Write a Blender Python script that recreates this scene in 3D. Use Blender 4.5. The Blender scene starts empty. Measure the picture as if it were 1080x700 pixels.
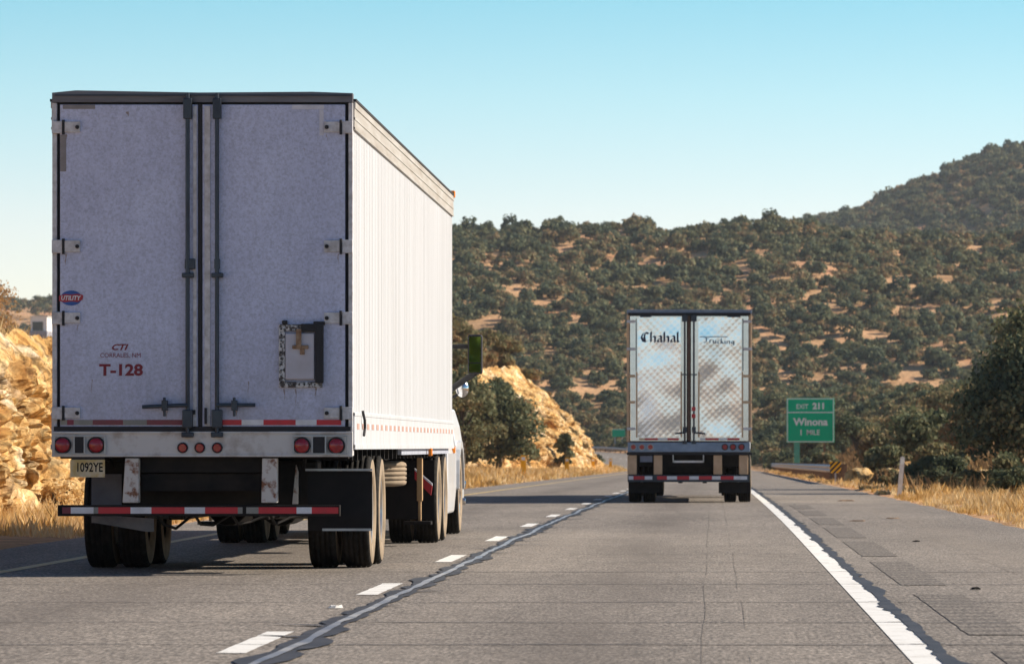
import bpy, math, random
import numpy as np
from mathutils import Vector, noise

random.seed(7)
RS = np.random.RandomState(11)
scene = bpy.context.scene
COL = scene.collection
rad = math.radians

# ------------------------------------------------------------------ node helpers
def new_mat(name):
    m = bpy.data.materials.new(name); m.use_nodes = True
    nt = m.node_tree
    return m, nt, nt.nodes['Principled BSDF']

def lnk(nt, a, b): nt.links.new(a, b)

def noise_node(nt, scale, detail=4, rough=0.55, vec=None, dist=0.0, coord='Object', stretch=None):
    n = nt.nodes.new('ShaderNodeTexNoise')
    n.inputs['Scale'].default_value = scale; n.inputs['Detail'].default_value = detail
    n.inputs['Roughness'].default_value = rough; n.inputs['Distortion'].default_value = dist
    if vec is None:
        tc = nt.nodes.new('ShaderNodeTexCoord'); vec = tc.outputs[coord]
    if stretch:
        mp = nt.nodes.new('ShaderNodeMapping'); mp.inputs['Scale'].default_value = stretch
        lnk(nt, vec, mp.inputs['Vector']); vec = mp.outputs['Vector']
    lnk(nt, vec, n.inputs['Vector'])
    return n.outputs['Fac']

def ramp(nt, fac, stops, interp='LINEAR'):
    r = nt.nodes.new('ShaderNodeValToRGB'); r.color_ramp.interpolation = interp
    el = r.color_ramp.elements
    while len(el) < len(stops): el.new(0.5)
    for e, (p, c) in zip(el, stops):
        e.position = p
        e.color = (c, c, c, 1) if isinstance(c, (int, float)) else (*c, 1)
    lnk(nt, fac, r.inputs['Fac'])
    return r.outputs['Color']

def mix(nt, fac, a, b, mode='MIX'):
    n = nt.nodes.new('ShaderNodeMix'); n.data_type = 'RGBA'; n.blend_type = mode
    if isinstance(fac, (int, float)): n.inputs[0].default_value = fac
    else: lnk(nt, fac, n.inputs[0])
    for s, v in ((n.inputs[6], a), (n.inputs[7], b)):
        if isinstance(v, tuple): s.default_value = (*v, 1)
        else: lnk(nt, v, s)
    return n.outputs[2]

def bump(nt, height, strength, dist=0.01):
    b = nt.nodes.new('ShaderNodeBump'); b.inputs['Strength'].default_value = strength
    b.inputs['Distance'].default_value = dist
    lnk(nt, height, b.inputs['Height'])
    return b.outputs['Normal']

def simple(name, c, rough=0.6, metal=0.0, c2=None, scale=6, lo=0.35, hi=0.7, stretch=None, bmp=0, bscale=40, spec=0.5, coat=0):
    m, nt, p = new_mat(name)
    p.inputs['Roughness'].default_value = rough; p.inputs['Metallic'].default_value = metal
    p.inputs['Specular IOR Level'].default_value = spec
    p.inputs['Coat Weight'].default_value = coat
    if c2 is None: c2 = tuple(x * 0.72 for x in c)
    f = noise_node(nt, scale, 6, 0.6, stretch=stretch)
    lnk(nt, ramp(nt, f, [(lo, c), (hi, c2)]), p.inputs['Base Color'])
    if bmp:
        lnk(nt, bump(nt, noise_node(nt, bscale, 4), bmp, 0.01), p.inputs['Normal'])
    return m

# ------------------------------------------------------------------ mesh builder
class MB:
    def __init__(s): s.v = []; s.f = []; s.m = []
    def add(s, vs, fs, mi=0):
        b = len(s.v); s.v += [tuple(v) for v in vs]
        for f in fs: s.f.append(tuple(b + i for i in f)); s.m.append(mi)
        return s
    def box(s, x0, x1, y0, y1, z0, z1, mi=0):
        if x0 > x1: x0, x1 = x1, x0
        if y0 > y1: y0, y1 = y1, y0
        if z0 > z1: z0, z1 = z1, z0
        vs = [(x0,y0,z0),(x1,y0,z0),(x1,y1,z0),(x0,y1,z0),(x0,y0,z1),(x1,y0,z1),(x1,y1,z1),(x0,y1,z1)]
        return s.add(vs, [(0,3,2,1),(4,5,6,7),(0,1,5,4),(1,2,6,5),(2,3,7,6),(3,0,4,7)], mi)
    def prism(s, pts, axis, a, b, mi=0):
        """extrude 2-d outline along axis from a to b"""
        n = len(pts)
        def mk(p, t):
            return {'x': (t, p[0], p[1]), 'y': (p[0], t, p[1]), 'z': (p[0], p[1], t)}[axis]
        vs = [mk(p, a) for p in pts] + [mk(p, b) for p in pts]
        fs = [tuple(range(n)), tuple(reversed(range(n, 2*n)))]
        fs += [(i, (i+1) % n + 0, (i+1) % n + n, i + n)[::-1] for i in range(n)]
        return s.add(vs, fs, mi)
    def cyl(s, p0, p1, r0, r1=None, n=16, mi=0):
        r1 = r0 if r1 is None else r1
        p0, p1 = Vector(p0), Vector(p1); d = (p1 - p0).normalized()
        a = d.orthogonal().normalized(); b = d.cross(a)
        vs = []
        for p, r in ((p0, r0), (p1, r1)):
            for i in range(n):
                t = 2*math.pi*i/n; vs.append(p + a*math.cos(t)*r + b*math.sin(t)*r)
        fs = [(i, (i+1) % n, (i+1) % n + n, i + n) for i in range(n)]
        fs += [tuple(reversed(range(n))), tuple(range(n, 2*n))]
        return s.add(vs, fs, mi)
    def tube(s, pts, r, n=8, mi=0):
        for a, b in zip(pts[:-1], pts[1:]): s.cyl(a, b, r, r, n, mi)
        return s
    def lathe_x(s, prof, c, n=48, mi=0):
        """prof: (x offset, radius) closed ring list, revolve about X through c"""
        k = len(prof); vs = []
        for i in range(n):
            t = 2*math.pi*i/n
            for (x, r) in prof: vs.append((c[0]+x, c[1]+r*math.cos(t), c[2]+r*math.sin(t)))
        fs = []
        for i in range(n):
            j = (i+1) % n
            for q in range(k-1):
                fs.append((i*k+q, i*k+q+1, j*k+q+1, j*k+q))
        return s.add(vs, fs, mi)
    def build(s, name, mats, parent=None, bevel=0, smooth=False):
        me = bpy.data.meshes.new(name); me.from_pydata(s.v, [], s.f)
        mats = mats if isinstance(mats, (list, tuple)) else [mats]
        for m in mats: me.materials.append(m)
        if len(mats) > 1: me.polygons.foreach_set('material_index', s.m)
        if smooth:
            me.polygons.foreach_set('use_smooth', [True]*len(me.polygons))
        me.update()
        o = bpy.data.objects.new(name, me); COL.objects.link(o)
        if parent: o.parent = parent
        if bevel:
            bv = o.modifiers.new('bevel', 'BEVEL'); bv.width = bevel; bv.segments = 2; bv.limit_method = 'ANGLE'
        return o

def tag(o, label=None, cat=None, group=None, kind=None):
    if label: o['label'] = label
    if cat: o['category'] = cat
    if group: o['group'] = group
    if kind: o['kind'] = kind
    return o

def empty(name, loc, label, cat, group=None, rz=0):
    o = bpy.data.objects.new(name, None); COL.objects.link(o); o.empty_display_size = 0.2
    o.location = loc; o.rotation_euler = (0, 0, rz)
    return tag(o, label, cat, group)

def np_mesh(name, verts, faces, mats, parent=None, attr=None, smooth=False):
    """verts (N,3), faces (M,4 or 3) numpy"""
    me = bpy.data.meshes.new(name)
    k = faces.shape[1]; M = len(faces)
    me.vertices.add(len(verts)); me.vertices.foreach_set('co', verts.astype(np.float32).ravel())
    me.loops.add(M*k); me.loops.foreach_set('vertex_index', faces.astype(np.int32).ravel())
    me.polygons.add(M); me.polygons.foreach_set('loop_start', np.arange(0, M*k, k, dtype=np.int32))
    for m in (mats if isinstance(mats, (list, tuple)) else [mats]): me.materials.append(m)
    me.update(calc_edges=True)
    if smooth: me.polygons.foreach_set('use_smooth', np.ones(M, dtype=bool))
    if attr is not None:
        a = me.attributes.new('tint', 'FLOAT', 'FACE'); a.data.foreach_set('value', attr.astype(np.float32))
    me.validate()
    o = bpy.data.objects.new(name, me); COL.objects.link(o)
    if parent: o.parent = parent
    return o

def text_mb(body, x0, x1, z0, z1, y, offset=0.0, shear=0.0, thick=0.002):
    """lettering facing -Y fitted into the box"""
    cu = bpy.data.curves.new('txt', 'FONT'); cu.body = body; cu.size = 1; cu.offset = offset; cu.shear = shear
    cu.resolution_u = 3
    o = bpy.data.objects.new('txt', cu); COL.objects.link(o)
    dg = bpy.context.evaluated_depsgraph_get()
    me = bpy.data.meshes.new_from_object(o.evaluated_get(dg))
    vs = np.array([v.co[:] for v in me.vertices]); fs = [tuple(p.vertices) for p in me.polygons]
    bpy.data.objects.remove(o); bpy.data.curves.remove(cu); bpy.data.meshes.remove(me)
    mn = vs.min(0); mx = vs.max(0)
    X = x0 + (vs[:, 0]-mn[0])/(mx[0]-mn[0])*(x1-x0); Z = z0 + (vs[:, 1]-mn[1])/(mx[1]-mn[1])*(z1-z0)
    mb = MB(); mb.add([(a, y, b) for a, b in zip(X, Z)], fs)
    return mb

# ------------------------------------------------------------------ terrain functions
def sstep(t): t = max(0.0, min(1.0, t)); return t*t*(3-2*t)
def lerp(a, b, t): return a + (b-a)*t
def interp(x, pts):
    if x <= pts[0][0]: return pts[0][1]
    for (a, va), (b, vb) in zip(pts[:-1], pts[1:]):
        if x <= b: return lerp(va, vb, sstep((x-a)/(b-a)))
    return pts[-1][1]

def road_c(Y):
    if Y <= 420: return 0.0
    if Y <= 1000: return -(Y-420)**2/4000.0
    return -84.1
def zr(Y):
    if Y < 60: return 0.0
    if Y < 450:
        t = Y-60
        return -0.0032*(t - 25*(1-math.exp(-t/25.0)))
    b = -0.0032*(390-25)
    return b + 1.6*sstep((Y-480)/280.0)
def Hb(Y):
    return interp(Y, [(-60, 1.2), (20, 2.0), (60, 2.75), (112, 2.85), (180, 4.2), (290, 5.4), (342, 7.2), (372, 6.7), (425, 0.0)])
def ub(Y):
    return interp(Y, [(112, 2.5), (175, 8.0), (296, 8.0), (340, 0.9), (380, 0.9), (430, 5)])
def wd(Y):
    return interp(Y, [(112, 1.9), (180, 4.0), (300, 5.2), (340, 5.4)])
def hR(Y):
    return interp(Y, [(-400, 3), (20, 1.0), (90, 0.8), (150, 1.6), (230, 4.5), (430, 6.0)])
def nz(x, y, s, seed=0.0): return noise.noise(Vector((x/s, y/s, seed)))

def hill1(X, Y):
    Yb = 765 + 25*nz(X, 0, 60, 15)
    if Y < Yb: return 0.0
    H = 51.0 + 1.6*nz(X, 0, 30, 3.3) - 2.2*sstep((X-5)/40.0)
    H *= 1 - 0.8*sstep((-75-X)/70.0)
    if Y < 1150:
        t = (Y-Yb)/(1150-Yb)
        return H*(0.25*t*t*(3-2*t) + 0.75*t)
    return H - 0.06*(Y-1150) if Y < 1500 else H-21
def hill2(X, Y):
    c = max(97.5 + 0.37*(X-46), 64 + 4*nz(X, 0, 60, 8.1))
    c = min(c, 190) + 3.5*nz(X, 0, 26, 5.2)
    if Y < 1300: return 0.0
    if Y < 2200: return c*sstep((Y-1250)/950.0)**0.8
    return c*max(0.0, 1-(Y-2200)/2500.0)

def ground(X, Y):
    c = road_c(Y); z0 = zr(Y)
    uL = c - 7.6 - X; v = X - c - 4.2
    z = z0
    if uL > 0:
        far = 1 if Y < 1000 else 0
        h = Hb(Y)
        ubb = ub(Y); wdd = wd(Y); k_ = max(0, min(1, (uL-ubb-0.45)/wdd))
        z += h*(k_ if wdd > 4 else sstep(k_))
        if h > 0.5 and Y > 0: z += (0.30 if wdd > 4.5 else 0.05)*max(0, min(uL, ubb+wdd+7)-ubb-wdd)
        if uL > 20: z -= min(h, 0.12*(uL-20))
        z += 0.06*nz(X, Y, 1.3, 2)*min(1, uL) + min(1, uL/6)*0.5*nz(X, Y, 7, 4)*min(1, uL/20+0.3)
    if v > 0:
        z += min(hR(Y), max(0, 0.34*(v-2.6))) + 0.03*max(0, min(v, 160)-16)*(1-sstep((Y-700)/400.0))
        z += 0.08*nz(X, Y, 1.5, 6)*min(1, v) + 0.7*nz(X, Y, 9, 9)*min(1, v/10)
    if Y > 430:
        g = max(hill1(X, Y), hill2(X, Y))
        if g > 0.01:
            k = sstep(g/6.0)
            z = max(z, z0*(1-k) + g + k*(2.6*nz(X, Y, 38, 1) + 1.5*nz(X, Y, 13, 7)))
    if Y < -30 and (uL > 3 or v > 3):
        z += 0.010*max(0, -30-Y)*sstep((max(uL, v)-3)/25.0)
    if Y < -150: z += sstep((-150-Y)/700.0)*(9 + 22*nz(X, Y, 160, 61))
    return z

# ------------------------------------------------------------------ materials
M = {}
def mk_road():
    m, nt, p = new_mat('road_concrete')
    tc = nt.nodes.new('ShaderNodeTexCoord').outputs['Object']
    fine = noise_node(nt, 42, 3, 0.75, vec=tc, stretch=(1, 0.16, 1))
    grain = noise_node(nt, 8, 5, 0.75, vec=tc, stretch=(1, 0.25, 1))
    big = noise_node(nt, 0.5, 5, 0.6, vec=tc, stretch=(1, 0.22, 1))
    base = ramp(nt, big, [(0.3, (0.160, 0.140, 0.122)), (0.55, (0.205, 0.180, 0.157)), (0.75, (0.25, 0.218, 0.188))])
    g = ramp(nt, grain, [(0.28, 0.65), (0.5, 1.0), (0.72, 1.35)])
    c = mix(nt, 1.0, base, g, 'MULTIPLY')
    g2 = ramp(nt, fine, [(0.34, 0.25), (0.5, 1.0), (0.66, 2.0)])
    c = mix(nt, 0.8, c, g2, 'MULTIPLY')
    # oil darkened middle of lanes and polished wheel tracks
    sx = nt.nodes.new('ShaderNodeSeparateXYZ'); lnk(nt, tc, sx.inputs[0])
    def band(center, width, amount, col):
        a = nt.nodes.new('ShaderNodeMath'); a.operation = 'SUBTRACT'; lnk(nt, sx.outputs[0], a.inputs[0]); a.inputs[1].default_value = center
        b = nt.nodes.new('ShaderNodeMath'); b.operation = 'ABSOLUTE'; lnk(nt, a.outputs[0], b.inputs[0])
        r = ramp(nt, b.outputs[0], [(0.0, amount), (width, 0.0)])
        k = mix(nt, 1.0, r, ramp(nt, noise_node(nt, 0.8, 4, 0.6, vec=tc, stretch=(1, 0.12, 1)), [(0.35, 0.25), (0.65, 1.0)]), 'MULTIPLY')
        return col, k
    nonlocal_c = c
    for cen, w, am, col in ((-0.75, 0.75, 0.65, (0.11, 0.092, 0.078)), (-4.4, 0.8, 0.7, (0.10, 0.085, 0.075)),
                            (-1.75, 0.4, 0.22, (0.29, 0.25, 0.21)), (0.3, 0.4, 0.22, (0.29, 0.25, 0.21)), (2.9, 1.3, 0.30, (0.31, 0.26, 0.21))):
        col, k = band(cen, w, am, col)
        nonlocal_c = mix(nt, k, nonlocal_c, col)
    lnk(nt, nonlocal_c, p.inputs['Base Color'])
    p.inputs['Roughness'].default_value = 0.85; p.inputs['Specular IOR Level'].default_value = 0.3
    lnk(nt, bump(nt, fine, 0.5, 0.006), p.inputs['Normal'])
    return m
M['road'] = mk_road()
M['paint'] = simple('road_paint', (0.80, 0.79, 0.76), 0.6, c2=(0.52, 0.49, 0.44), scale=5, lo=0.5, hi=0.72, bmp=0.3)
M['yellow_paint'] = simple('yellow_road_paint', (0.65, 0.45, 0.12), 0.6, c2=(0.42, 0.33, 0.2), scale=5)
M['tar'] = simple('tar_sealant', (0.030, 0.033, 0.040), 0.62, c2=(0.07, 0.07, 0.078), scale=3, spec=0.3, bmp=0.4, bscale=12)
M['tar_pale'] = simple('tar_worn_sheen', (0.16, 0.18, 0.22), 0.4, c2=(0.38, 0.38, 0.38), scale=1.6, lo=0.4, hi=0.65)  # worn tar, with its glossy reflection put in as paler colour
M['crack'] = simple('crack_sealant', (0.05, 0.05, 0.055), 0.7, c2=(0.15, 0.132, 0.115), scale=1.4, lo=0.4, hi=0.6)
M['hairline'] = simple('hairline_crack', (0.11, 0.095, 0.08), 0.9, c2=(0.20, 0.172, 0.145), scale=1.2)

def mk_rumble():
    m, nt, p = new_mat('rumble_grooves')
    tc = nt.nodes.new('ShaderNodeTexCoord').outputs['Object']
    w = nt.nodes.new('ShaderNodeTexWave'); w.wave_type = 'BANDS'; w.bands_direction = 'Y'
    w.inputs['Scale'].default_value = 0.5; w.inputs['Distortion'].default_value = 0.4; lnk(nt, tc, w.inputs['Vector'])
    a = ramp(nt, w.outputs['Fac'], [(0.25, (0.105, 0.09, 0.078)), (0.75, (0.155, 0.134, 0.115))])
    c = mix(nt, 1.0, a, ramp(nt, noise_node(nt, 42, 3, 0.75, vec=tc, stretch=(1, .16, 1)), [(0.34, 0.3), (0.5, 1.0), (0.66, 1.9)]), 'MULTIPLY')
    lnk(nt, c, p.inputs['Base Color']); p.inputs['Roughness'].default_value = 0.9
    return m
M['rumble'] = mk_rumble()

def mk_ground():
    m, nt, p = new_mat('dry_hillside')
    tc = nt.nodes.new('ShaderNodeTexCoord').outputs['Object']
    a = noise_node(nt, 0.06, 6, 0.6, vec=tc)
    b = noise_node(nt, 1.3, 7, 0.7, vec=tc)
    c1 = ramp(nt, a, [(0.35, (0.34, 0.20, 0.10)), (0.5, (0.60, 0.37, 0.20)), (0.65, (0.55, 0.29, 0.16))])
    c2 = ramp(nt, b, [(0.3, 0.45), (0.5, 0.95), (0.7, 1.35)])
    c = mix(nt, 1.0, c1, c2, 'MULTIPLY')
    lnk(nt, c, p.inputs['Base Color']); p.inputs['Roughness'].default_value = 0.95; p.inputs['Specular IOR Level'].default_value = 0.1
    lnk(nt, bump(nt, b, 0.8, 0.3), p.inputs['Normal'])
    return m
M['ground'] = mk_ground()

def mk_rock():
    m, nt, p = new_mat('golden_limestone')
    tc = nt.nodes.new('ShaderNodeTexCoord').outputs['Object']
    a = noise_node(nt, 0.9, 6, 0.65, vec=tc, dist=0.5, stretch=(1, 0.35, 1))
    b = noise_node(nt, 5.0, 7, 0.75, vec=tc, stretch=(1, 0.35, 1))
    c1 = ramp(nt, a, [(0.3, (0.30, 0.13, 0.04)), (0.42, (0.56, 0.34, 0.12)), (0.53, (0.66, 0.47, 0.23)), (0.66, (0.74, 0.60, 0.42)), (0.76, (0.52, 0.26, 0.07))])
    c = mix(nt, 1.0, c1, ramp(nt, b, [(0.3, 0.5), (0.48, 1.0), (0.7, 1.2)]), 'MULTIPLY')
    vo = nt.nodes.new('ShaderNodeTexVoronoi'); vo.feature = 'DISTANCE_TO_EDGE'; vo.inputs['Scale'].default_value = 1.6
    mp = nt.nodes.new('ShaderNodeMapping'); mp.inputs['Scale'].default_value = (1, 0.4, 1.3)
    nn = nt.nodes.new('ShaderNodeTexNoise'); nn.inputs['Scale'].default_value = 1.5
    lnk(nt, tc, nn.inputs['Vector'])
    va = nt.nodes.new('ShaderNodeVectorMath'); va.operation = 'ADD'; lnk(nt, tc, va.inputs[0]); lnk(nt, nn.outputs['Color'], va.inputs[1])
    lnk(nt, va.outputs[0], mp.inputs[0]); lnk(nt, mp.outputs[0], vo.inputs['Vector'])
    e = ramp(nt, vo.outputs['Distance'], [(0.0, 0.25), (0.09, 1.0)])
    c = mix(nt, 0.75, c, e, 'MULTIPLY')
    v2 = nt.nodes.new('ShaderNodeTexVoronoi'); v2.inputs['Scale'].default_value = 2.6; lnk(nt, mp.outputs[0], v2.inputs['Vector'])
    sv = nt.nodes.new('ShaderNodeSeparateXYZ'); lnk(nt, v2.outputs['Color'], sv.inputs[0])
    c = mix(nt, 0.8, c, ramp(nt, sv.outputs[0], [(0.0, (0.62, 0.48, 0.34)), (0.35, (0.95, 0.85, 0.72)), (0.7, (1.15, 1.12, 1.1)), (1.0, (1.3, 1.35, 1.45))]), 'MULTIPLY')
    lnk(nt, c, p.inputs['Base Color']); p.inputs['Roughness'].default_value = 0.9; p.inputs['Specular IOR Level'].default_value = 0.2
    lnk(nt, bump(nt, b, 0.9, 0.12), p.inputs['Normal'])
    return m
M['rock'] = mk_rock()

def mk_leaf(name, stops, trans=0.18):
    m, nt, p = new_mat(name)
    at = nt.nodes.new('ShaderNodeAttribute'); at.attribute_name = 'tint'
    col = ramp(nt, at.outputs['Fac'], stops)
    lnk(nt, col, p.inputs['Base Color']); p.inputs['Roughness'].default_value = 0.75; p.inputs['Specular IOR Level'].default_value = 0.15
    if trans:
        out = nt.nodes['Material Output']
        tr = nt.nodes.new('ShaderNodeBsdfTranslucent'); lnk(nt, col, tr.inputs['Color'])
        ms = nt.nodes.new('ShaderNodeMixShader'); ms.inputs[0].default_value = trans
        lnk(nt, p.outputs[0], ms.inputs[1]); lnk(nt, tr.outputs[0], ms.inputs[2]); lnk(nt, ms.outputs[0], out.inputs['Surface'])
    return m
M['leaf'] = mk_leaf('foliage', [(0.0, (0.068, 0.095, 0.066)), (0.3, (0.132, 0.152, 0.080)), (0.55, (0.22, 0.20, 0.10)), (0.78, (0.29, 0.195, 0.10)), (1.0, (0.38, 0.22, 0.11))], 0.3)
M['grass'] = mk_leaf('dry_grass', [(0.0, (0.46, 0.27, 0.08)), (0.5, (0.72, 0.49, 0.20)), (1.0, (0.85, 0.68, 0.40))], 0.4)
M['leaf_bright'] = mk_leaf('bright_foliage', [(0.0, (0.16, 0.26, 0.04)), (1.0, (0.45, 0.55, 0.10))], 0.45)
M['brush'] = mk_leaf('dry_brush', [(0.0, (0.08, 0.065, 0.035)), (0.5, (0.24, 0.165, 0.085)), (1.0, (0.48, 0.30, 0.14))], 0.3)
M['bark'] = simple('bark', (0.10, 0.075, 0.055), 0.9, c2=(0.05, 0.04, 0.03), scale=12, bmp=0.6)
M['galv'] = simple('galvanised_steel', (0.42, 0.44, 0.47), 0.4, 0.7, c2=(0.28, 0.28, 0.29), scale=4)
M['wood'] = simple('weathered_wood', (0.20, 0.13, 0.08), 0.9, scale=10)
M['sign_green'] = simple('sign_green', (0.0, 0.46, 0.23), 0.6, c2=(0.0, 0.42, 0.21), scale=2, spec=0.15)
M['sign_white'] = simple('sign_white', (0.80, 0.84, 0.82), 0.5, c2=(0.72, 0.76, 0.74))
M['post_green'] = simple('green_post', (0.08, 0.38, 0.27), 0.5)
M['yellow'] = simple('marker_yellow', (0.95, 0.52, 0.02), 0.5, c2=(0.85, 0.42, 0.02), spec=0.2)
M['black'] = simple('black_paint', (0.012, 0.012, 0.014), 0.5, c2=(0.03, 0.028, 0.027))
M['delin'] = simple('white_plastic', (0.75, 0.75, 0.74), 0.5, c2=(0.55, 0.53, 0.5))
# truck
M['rubber'] = simple('tyre_rubber', (0.012, 0.012, 0.012), 0.8, spec=0.12, c2=(0.028, 0.025, 0.022), scale=9, bmp=0.5, bscale=30)
M['sidewall'] = simple('tan_sidewall', (0.32, 0.24, 0.16), 0.85, c2=(0.17, 0.13, 0.09), scale=5)  # mottled tan for the tyre flanks
M['flap'] = simple('mud_flap_rubber', (0.010, 0.010, 0.012), 0.6, spec=0.12, c2=(0.022, 0.02, 0.02), scale=3)
M['chassis'] = simple('black_chassis', (0.010, 0.010, 0.012), 0.6, spec=0.12, c2=(0.028, 0.024, 0.021), scale=4)

def mk_door():
    m, nt, p = new_mat('white_door_paint')
    tc = nt.nodes.new('ShaderNodeTexCoord').outputs['Object']
    st = noise_node(nt, 7, 6, 0.7, vec=tc, stretch=(1, 1, 0.12))
    bl = noise_node(nt, 1.3, 6, 0.65, vec=tc)
    sp = noise_node(nt, 46, 2, 0.8, vec=tc)
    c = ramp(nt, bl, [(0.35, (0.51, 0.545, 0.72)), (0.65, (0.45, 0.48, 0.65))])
    c = mix(nt, 0.16, c, ramp(nt, st, [(0.32, 0.62), (0.55, 1.0), (0.7, 1.08)]), 'MULTIPLY')
    c = mix(nt, 0.55, c, ramp(nt, sp, [(0.32, 0.62), (0.5, 1.0), (0.64, 1.22)]), 'MULTIPLY')
    sc = noise_node(nt, 3.2, 8, 0.8, vec=tc, dist=1.5)
    c = mix(nt, 0.3, c, ramp(nt, sc, [(0.33, 0.45), (0.40, 1.0)]), 'MULTIPLY')
    # road grime near the sill
    sx = nt.nodes.new('ShaderNodeSeparateXYZ'); lnk(nt, tc, sx.inputs[0])
    mr = nt.nodes.new('ShaderNodeMapRange'); mr.inputs[1].default_value = 1.2; mr.inputs[2].default_value = 2.2; mr.inputs[3].default_value = 0.6; mr.inputs[4].default_value = 0.0
    lnk(nt, sx.outputs[2], mr.inputs[0])
    gm = nt.nodes.new('ShaderNodeMath'); gm.operation = 'MULTIPLY'; lnk(nt, mr.outputs[0], gm.inputs[0]); lnk(nt, ramp(nt, noise_node(nt, 4, 7, 0.75, vec=tc), [(0.35, 0.1), (0.65, 1.0)]), gm.inputs[1])
    c = mix(nt, gm.outputs[0], c, (0.30, 0.30, 0.34))
    lnk(nt, c, p.inputs['Base Color']); p.inputs['Roughness'].default_value = 0.5; p.inputs['Specular IOR Level'].default_value = 0.3
    lnk(nt, bump(nt, sp, 0.12, 0.004), p.inputs['Normal'])
    return m
M['door'] = mk_door()
M['side'] = simple('white_side_skin', (0.52, 0.54, 0.575), 0.5, c2=(0.36, 0.37, 0.385), scale=3.0, stretch=(1, 5, 0.07), lo=0.42, hi=0.72)
M['rail_side'] = simple('side_rail_paint', (0.44, 0.43, 0.41), 0.5, c2=(0.30, 0.27, 0.23), scale=3, stretch=(1, .3, 4))
M['header'] = simple('grey_header', (0.17, 0.175, 0.20), 0.55, c2=(0.09, 0.08, 0.09), scale=3, stretch=(0.4, 1, 3))
M['sill'] = simple('white_sill', (0.56, 0.55, 0.55), 0.5, c2=(0.22, 0.15, 0.11), scale=5, lo=0.5, hi=0.78)
M['rusty'] = simple('rusty_white', (0.58, 0.56, 0.54), 0.7, c2=(0.20, 0.08, 0.04), scale=11, lo=0.5, hi=0.62)
M['seal'] = simple('black_seal', (0.015, 0.015, 0.02), 0.7)
M['rod'] = simple('dark_lock_rod', (0.05, 0.065, 0.085), 0.4, 0.5, c2=(0.03, 0.035, 0.05), scale=5)
M['hinge'] = simple('white_hinge', (0.62, 0.62, 0.66), 0.5, c2=(0.35, 0.33, 0.33), scale=14)
M['red_tape'] = simple('red_tape', (0.55, 0.015, 0.03), 0.4, c2=(0.42, 0.02, 0.03), scale=8)
M['white_tape'] = simple('white_tape', (0.70, 0.72, 0.78), 0.4, c2=(0.55, 0.55, 0.58), scale=8)
M['dull_red'] = simple('dirty_red_tape', (0.22, 0.035, 0.06), 0.6, c2=(0.16, 0.06, 0.06), scale=8)
M['dull_grey'] = simple('dirty_white_tape', (0.26, 0.26, 0.24), 0.6, scale=8)
M['lens'] = simple('red_lens', (0.34, 0.008, 0.02), 0.2, c2=(0.22, 0.005, 0.015), scale=20, coat=0.4)
M['amber'] = simple('amber_lens', (0.95, 0.28, 0.01), 0.3, c2=(0.8, 0.22, 0.01))
M['lamp_frame'] = simple('lamp_frame', (0.45, 0.47, 0.48), 0.45, 0.3)
M['maroon'] = simple('maroon_lettering', (0.20, 0.008, 0.025), 0.5)
M['stain'] = simple('rust_stain', (0.34, 0.30, 0.33), 0.7, c2=(0.22, 0.16, 0.14), scale=14)
M['blue'] = simple('blue_emblem', (0.02, 0.10, 0.40), 0.45)
M['red'] = simple('red_emblem', (0.42, 0.03, 0.05), 0.45)
M['brown_tape'] = simple('brown_tape', (0.20, 0.18, 0.18), 0.7, c2=(0.26, 0.24, 0.25))
M['pale_tape'] = simple('pale_tape_patch', (0.66, 0.66, 0.74), 0.6)
M['plate'] = simple('plate_yellow', (0.50, 0.36, 0.13), 0.5, c2=(0.62, 0.56, 0.44), scale=12)
M['chrome'] = simple('chrome', (0.75, 0.76, 0.78), 0.15, 1.0, c2=(0.6, 0.6, 0.62))
M['alu'] = simple('aluminium', (0.60, 0.61, 0.62), 0.3, 0.9, c2=(0.45, 0.44, 0.43), scale=6)
M['cab'] = simple('white_cab_paint', (0.66, 0.69, 0.73), 0.3, c2=(0.66, 0.65, 0.64), scale=2, coat=0.4)
M['glass'] = simple('dark_glass', (0.02, 0.025, 0.03), 0.08, c2=(0.03, 0.03, 0.035))
M['mirror'] = simple('mirror_glass', (0.85, 0.9, 0.88), 0.02, 1.0, c2=(0.8, 0.86, 0.84))
M['tan'] = simple('tan_post', (0.52, 0.34, 0.17), 0.6, c2=(0.38, 0.22, 0.10), scale=6)
M['tan2'] = simple('tan_post_and_lit_edge', (0.60, 0.42, 0.27), 0.6, c2=(0.46, 0.30, 0.18), scale=4)  # tan bumper posts; also sunlight painted onto door and frame edges
M['dirty_box'] = simple('vent_panel', (0.50, 0.50, 0.58), 0.5, c2=(0.40, 0.38, 0.42), scale=4)
M['speckle'] = simple('riveted_frame', (0.50, 0.50, 0.52), 0.5, 0.4, c2=(0.07, 0.06, 0.06), scale=28, lo=0.46, hi=0.56)
M['rust'] = simple('rust', (0.16, 0.08, 0.04), 0.9, c2=(0.36, 0.26, 0.18), scale=20)

def mk_quilt():
    m, nt, p = new_mat('quilted_stainless')
    tc = nt.nodes.new('ShaderNodeTexCoord').outputs['Object']
    p.inputs['Metallic'].default_value = 1.0; p.inputs['Roughness'].default_value = 0.10
    lnk(nt, ramp(nt, noise_node(nt, 3, 4, vec=tc), [(0.3, (0.56, 0.64, 0.75)), (0.7, (0.68, 0.75, 0.84))]), p.inputs['Base Color'])
    return m
M['quilt'] = mk_quilt()
M['stainless'] = simple('brushed_stainless', (0.72, 0.75, 0.77), 0.18, 1.0, c2=(0.62, 0.65, 0.67), scale=4)

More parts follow.
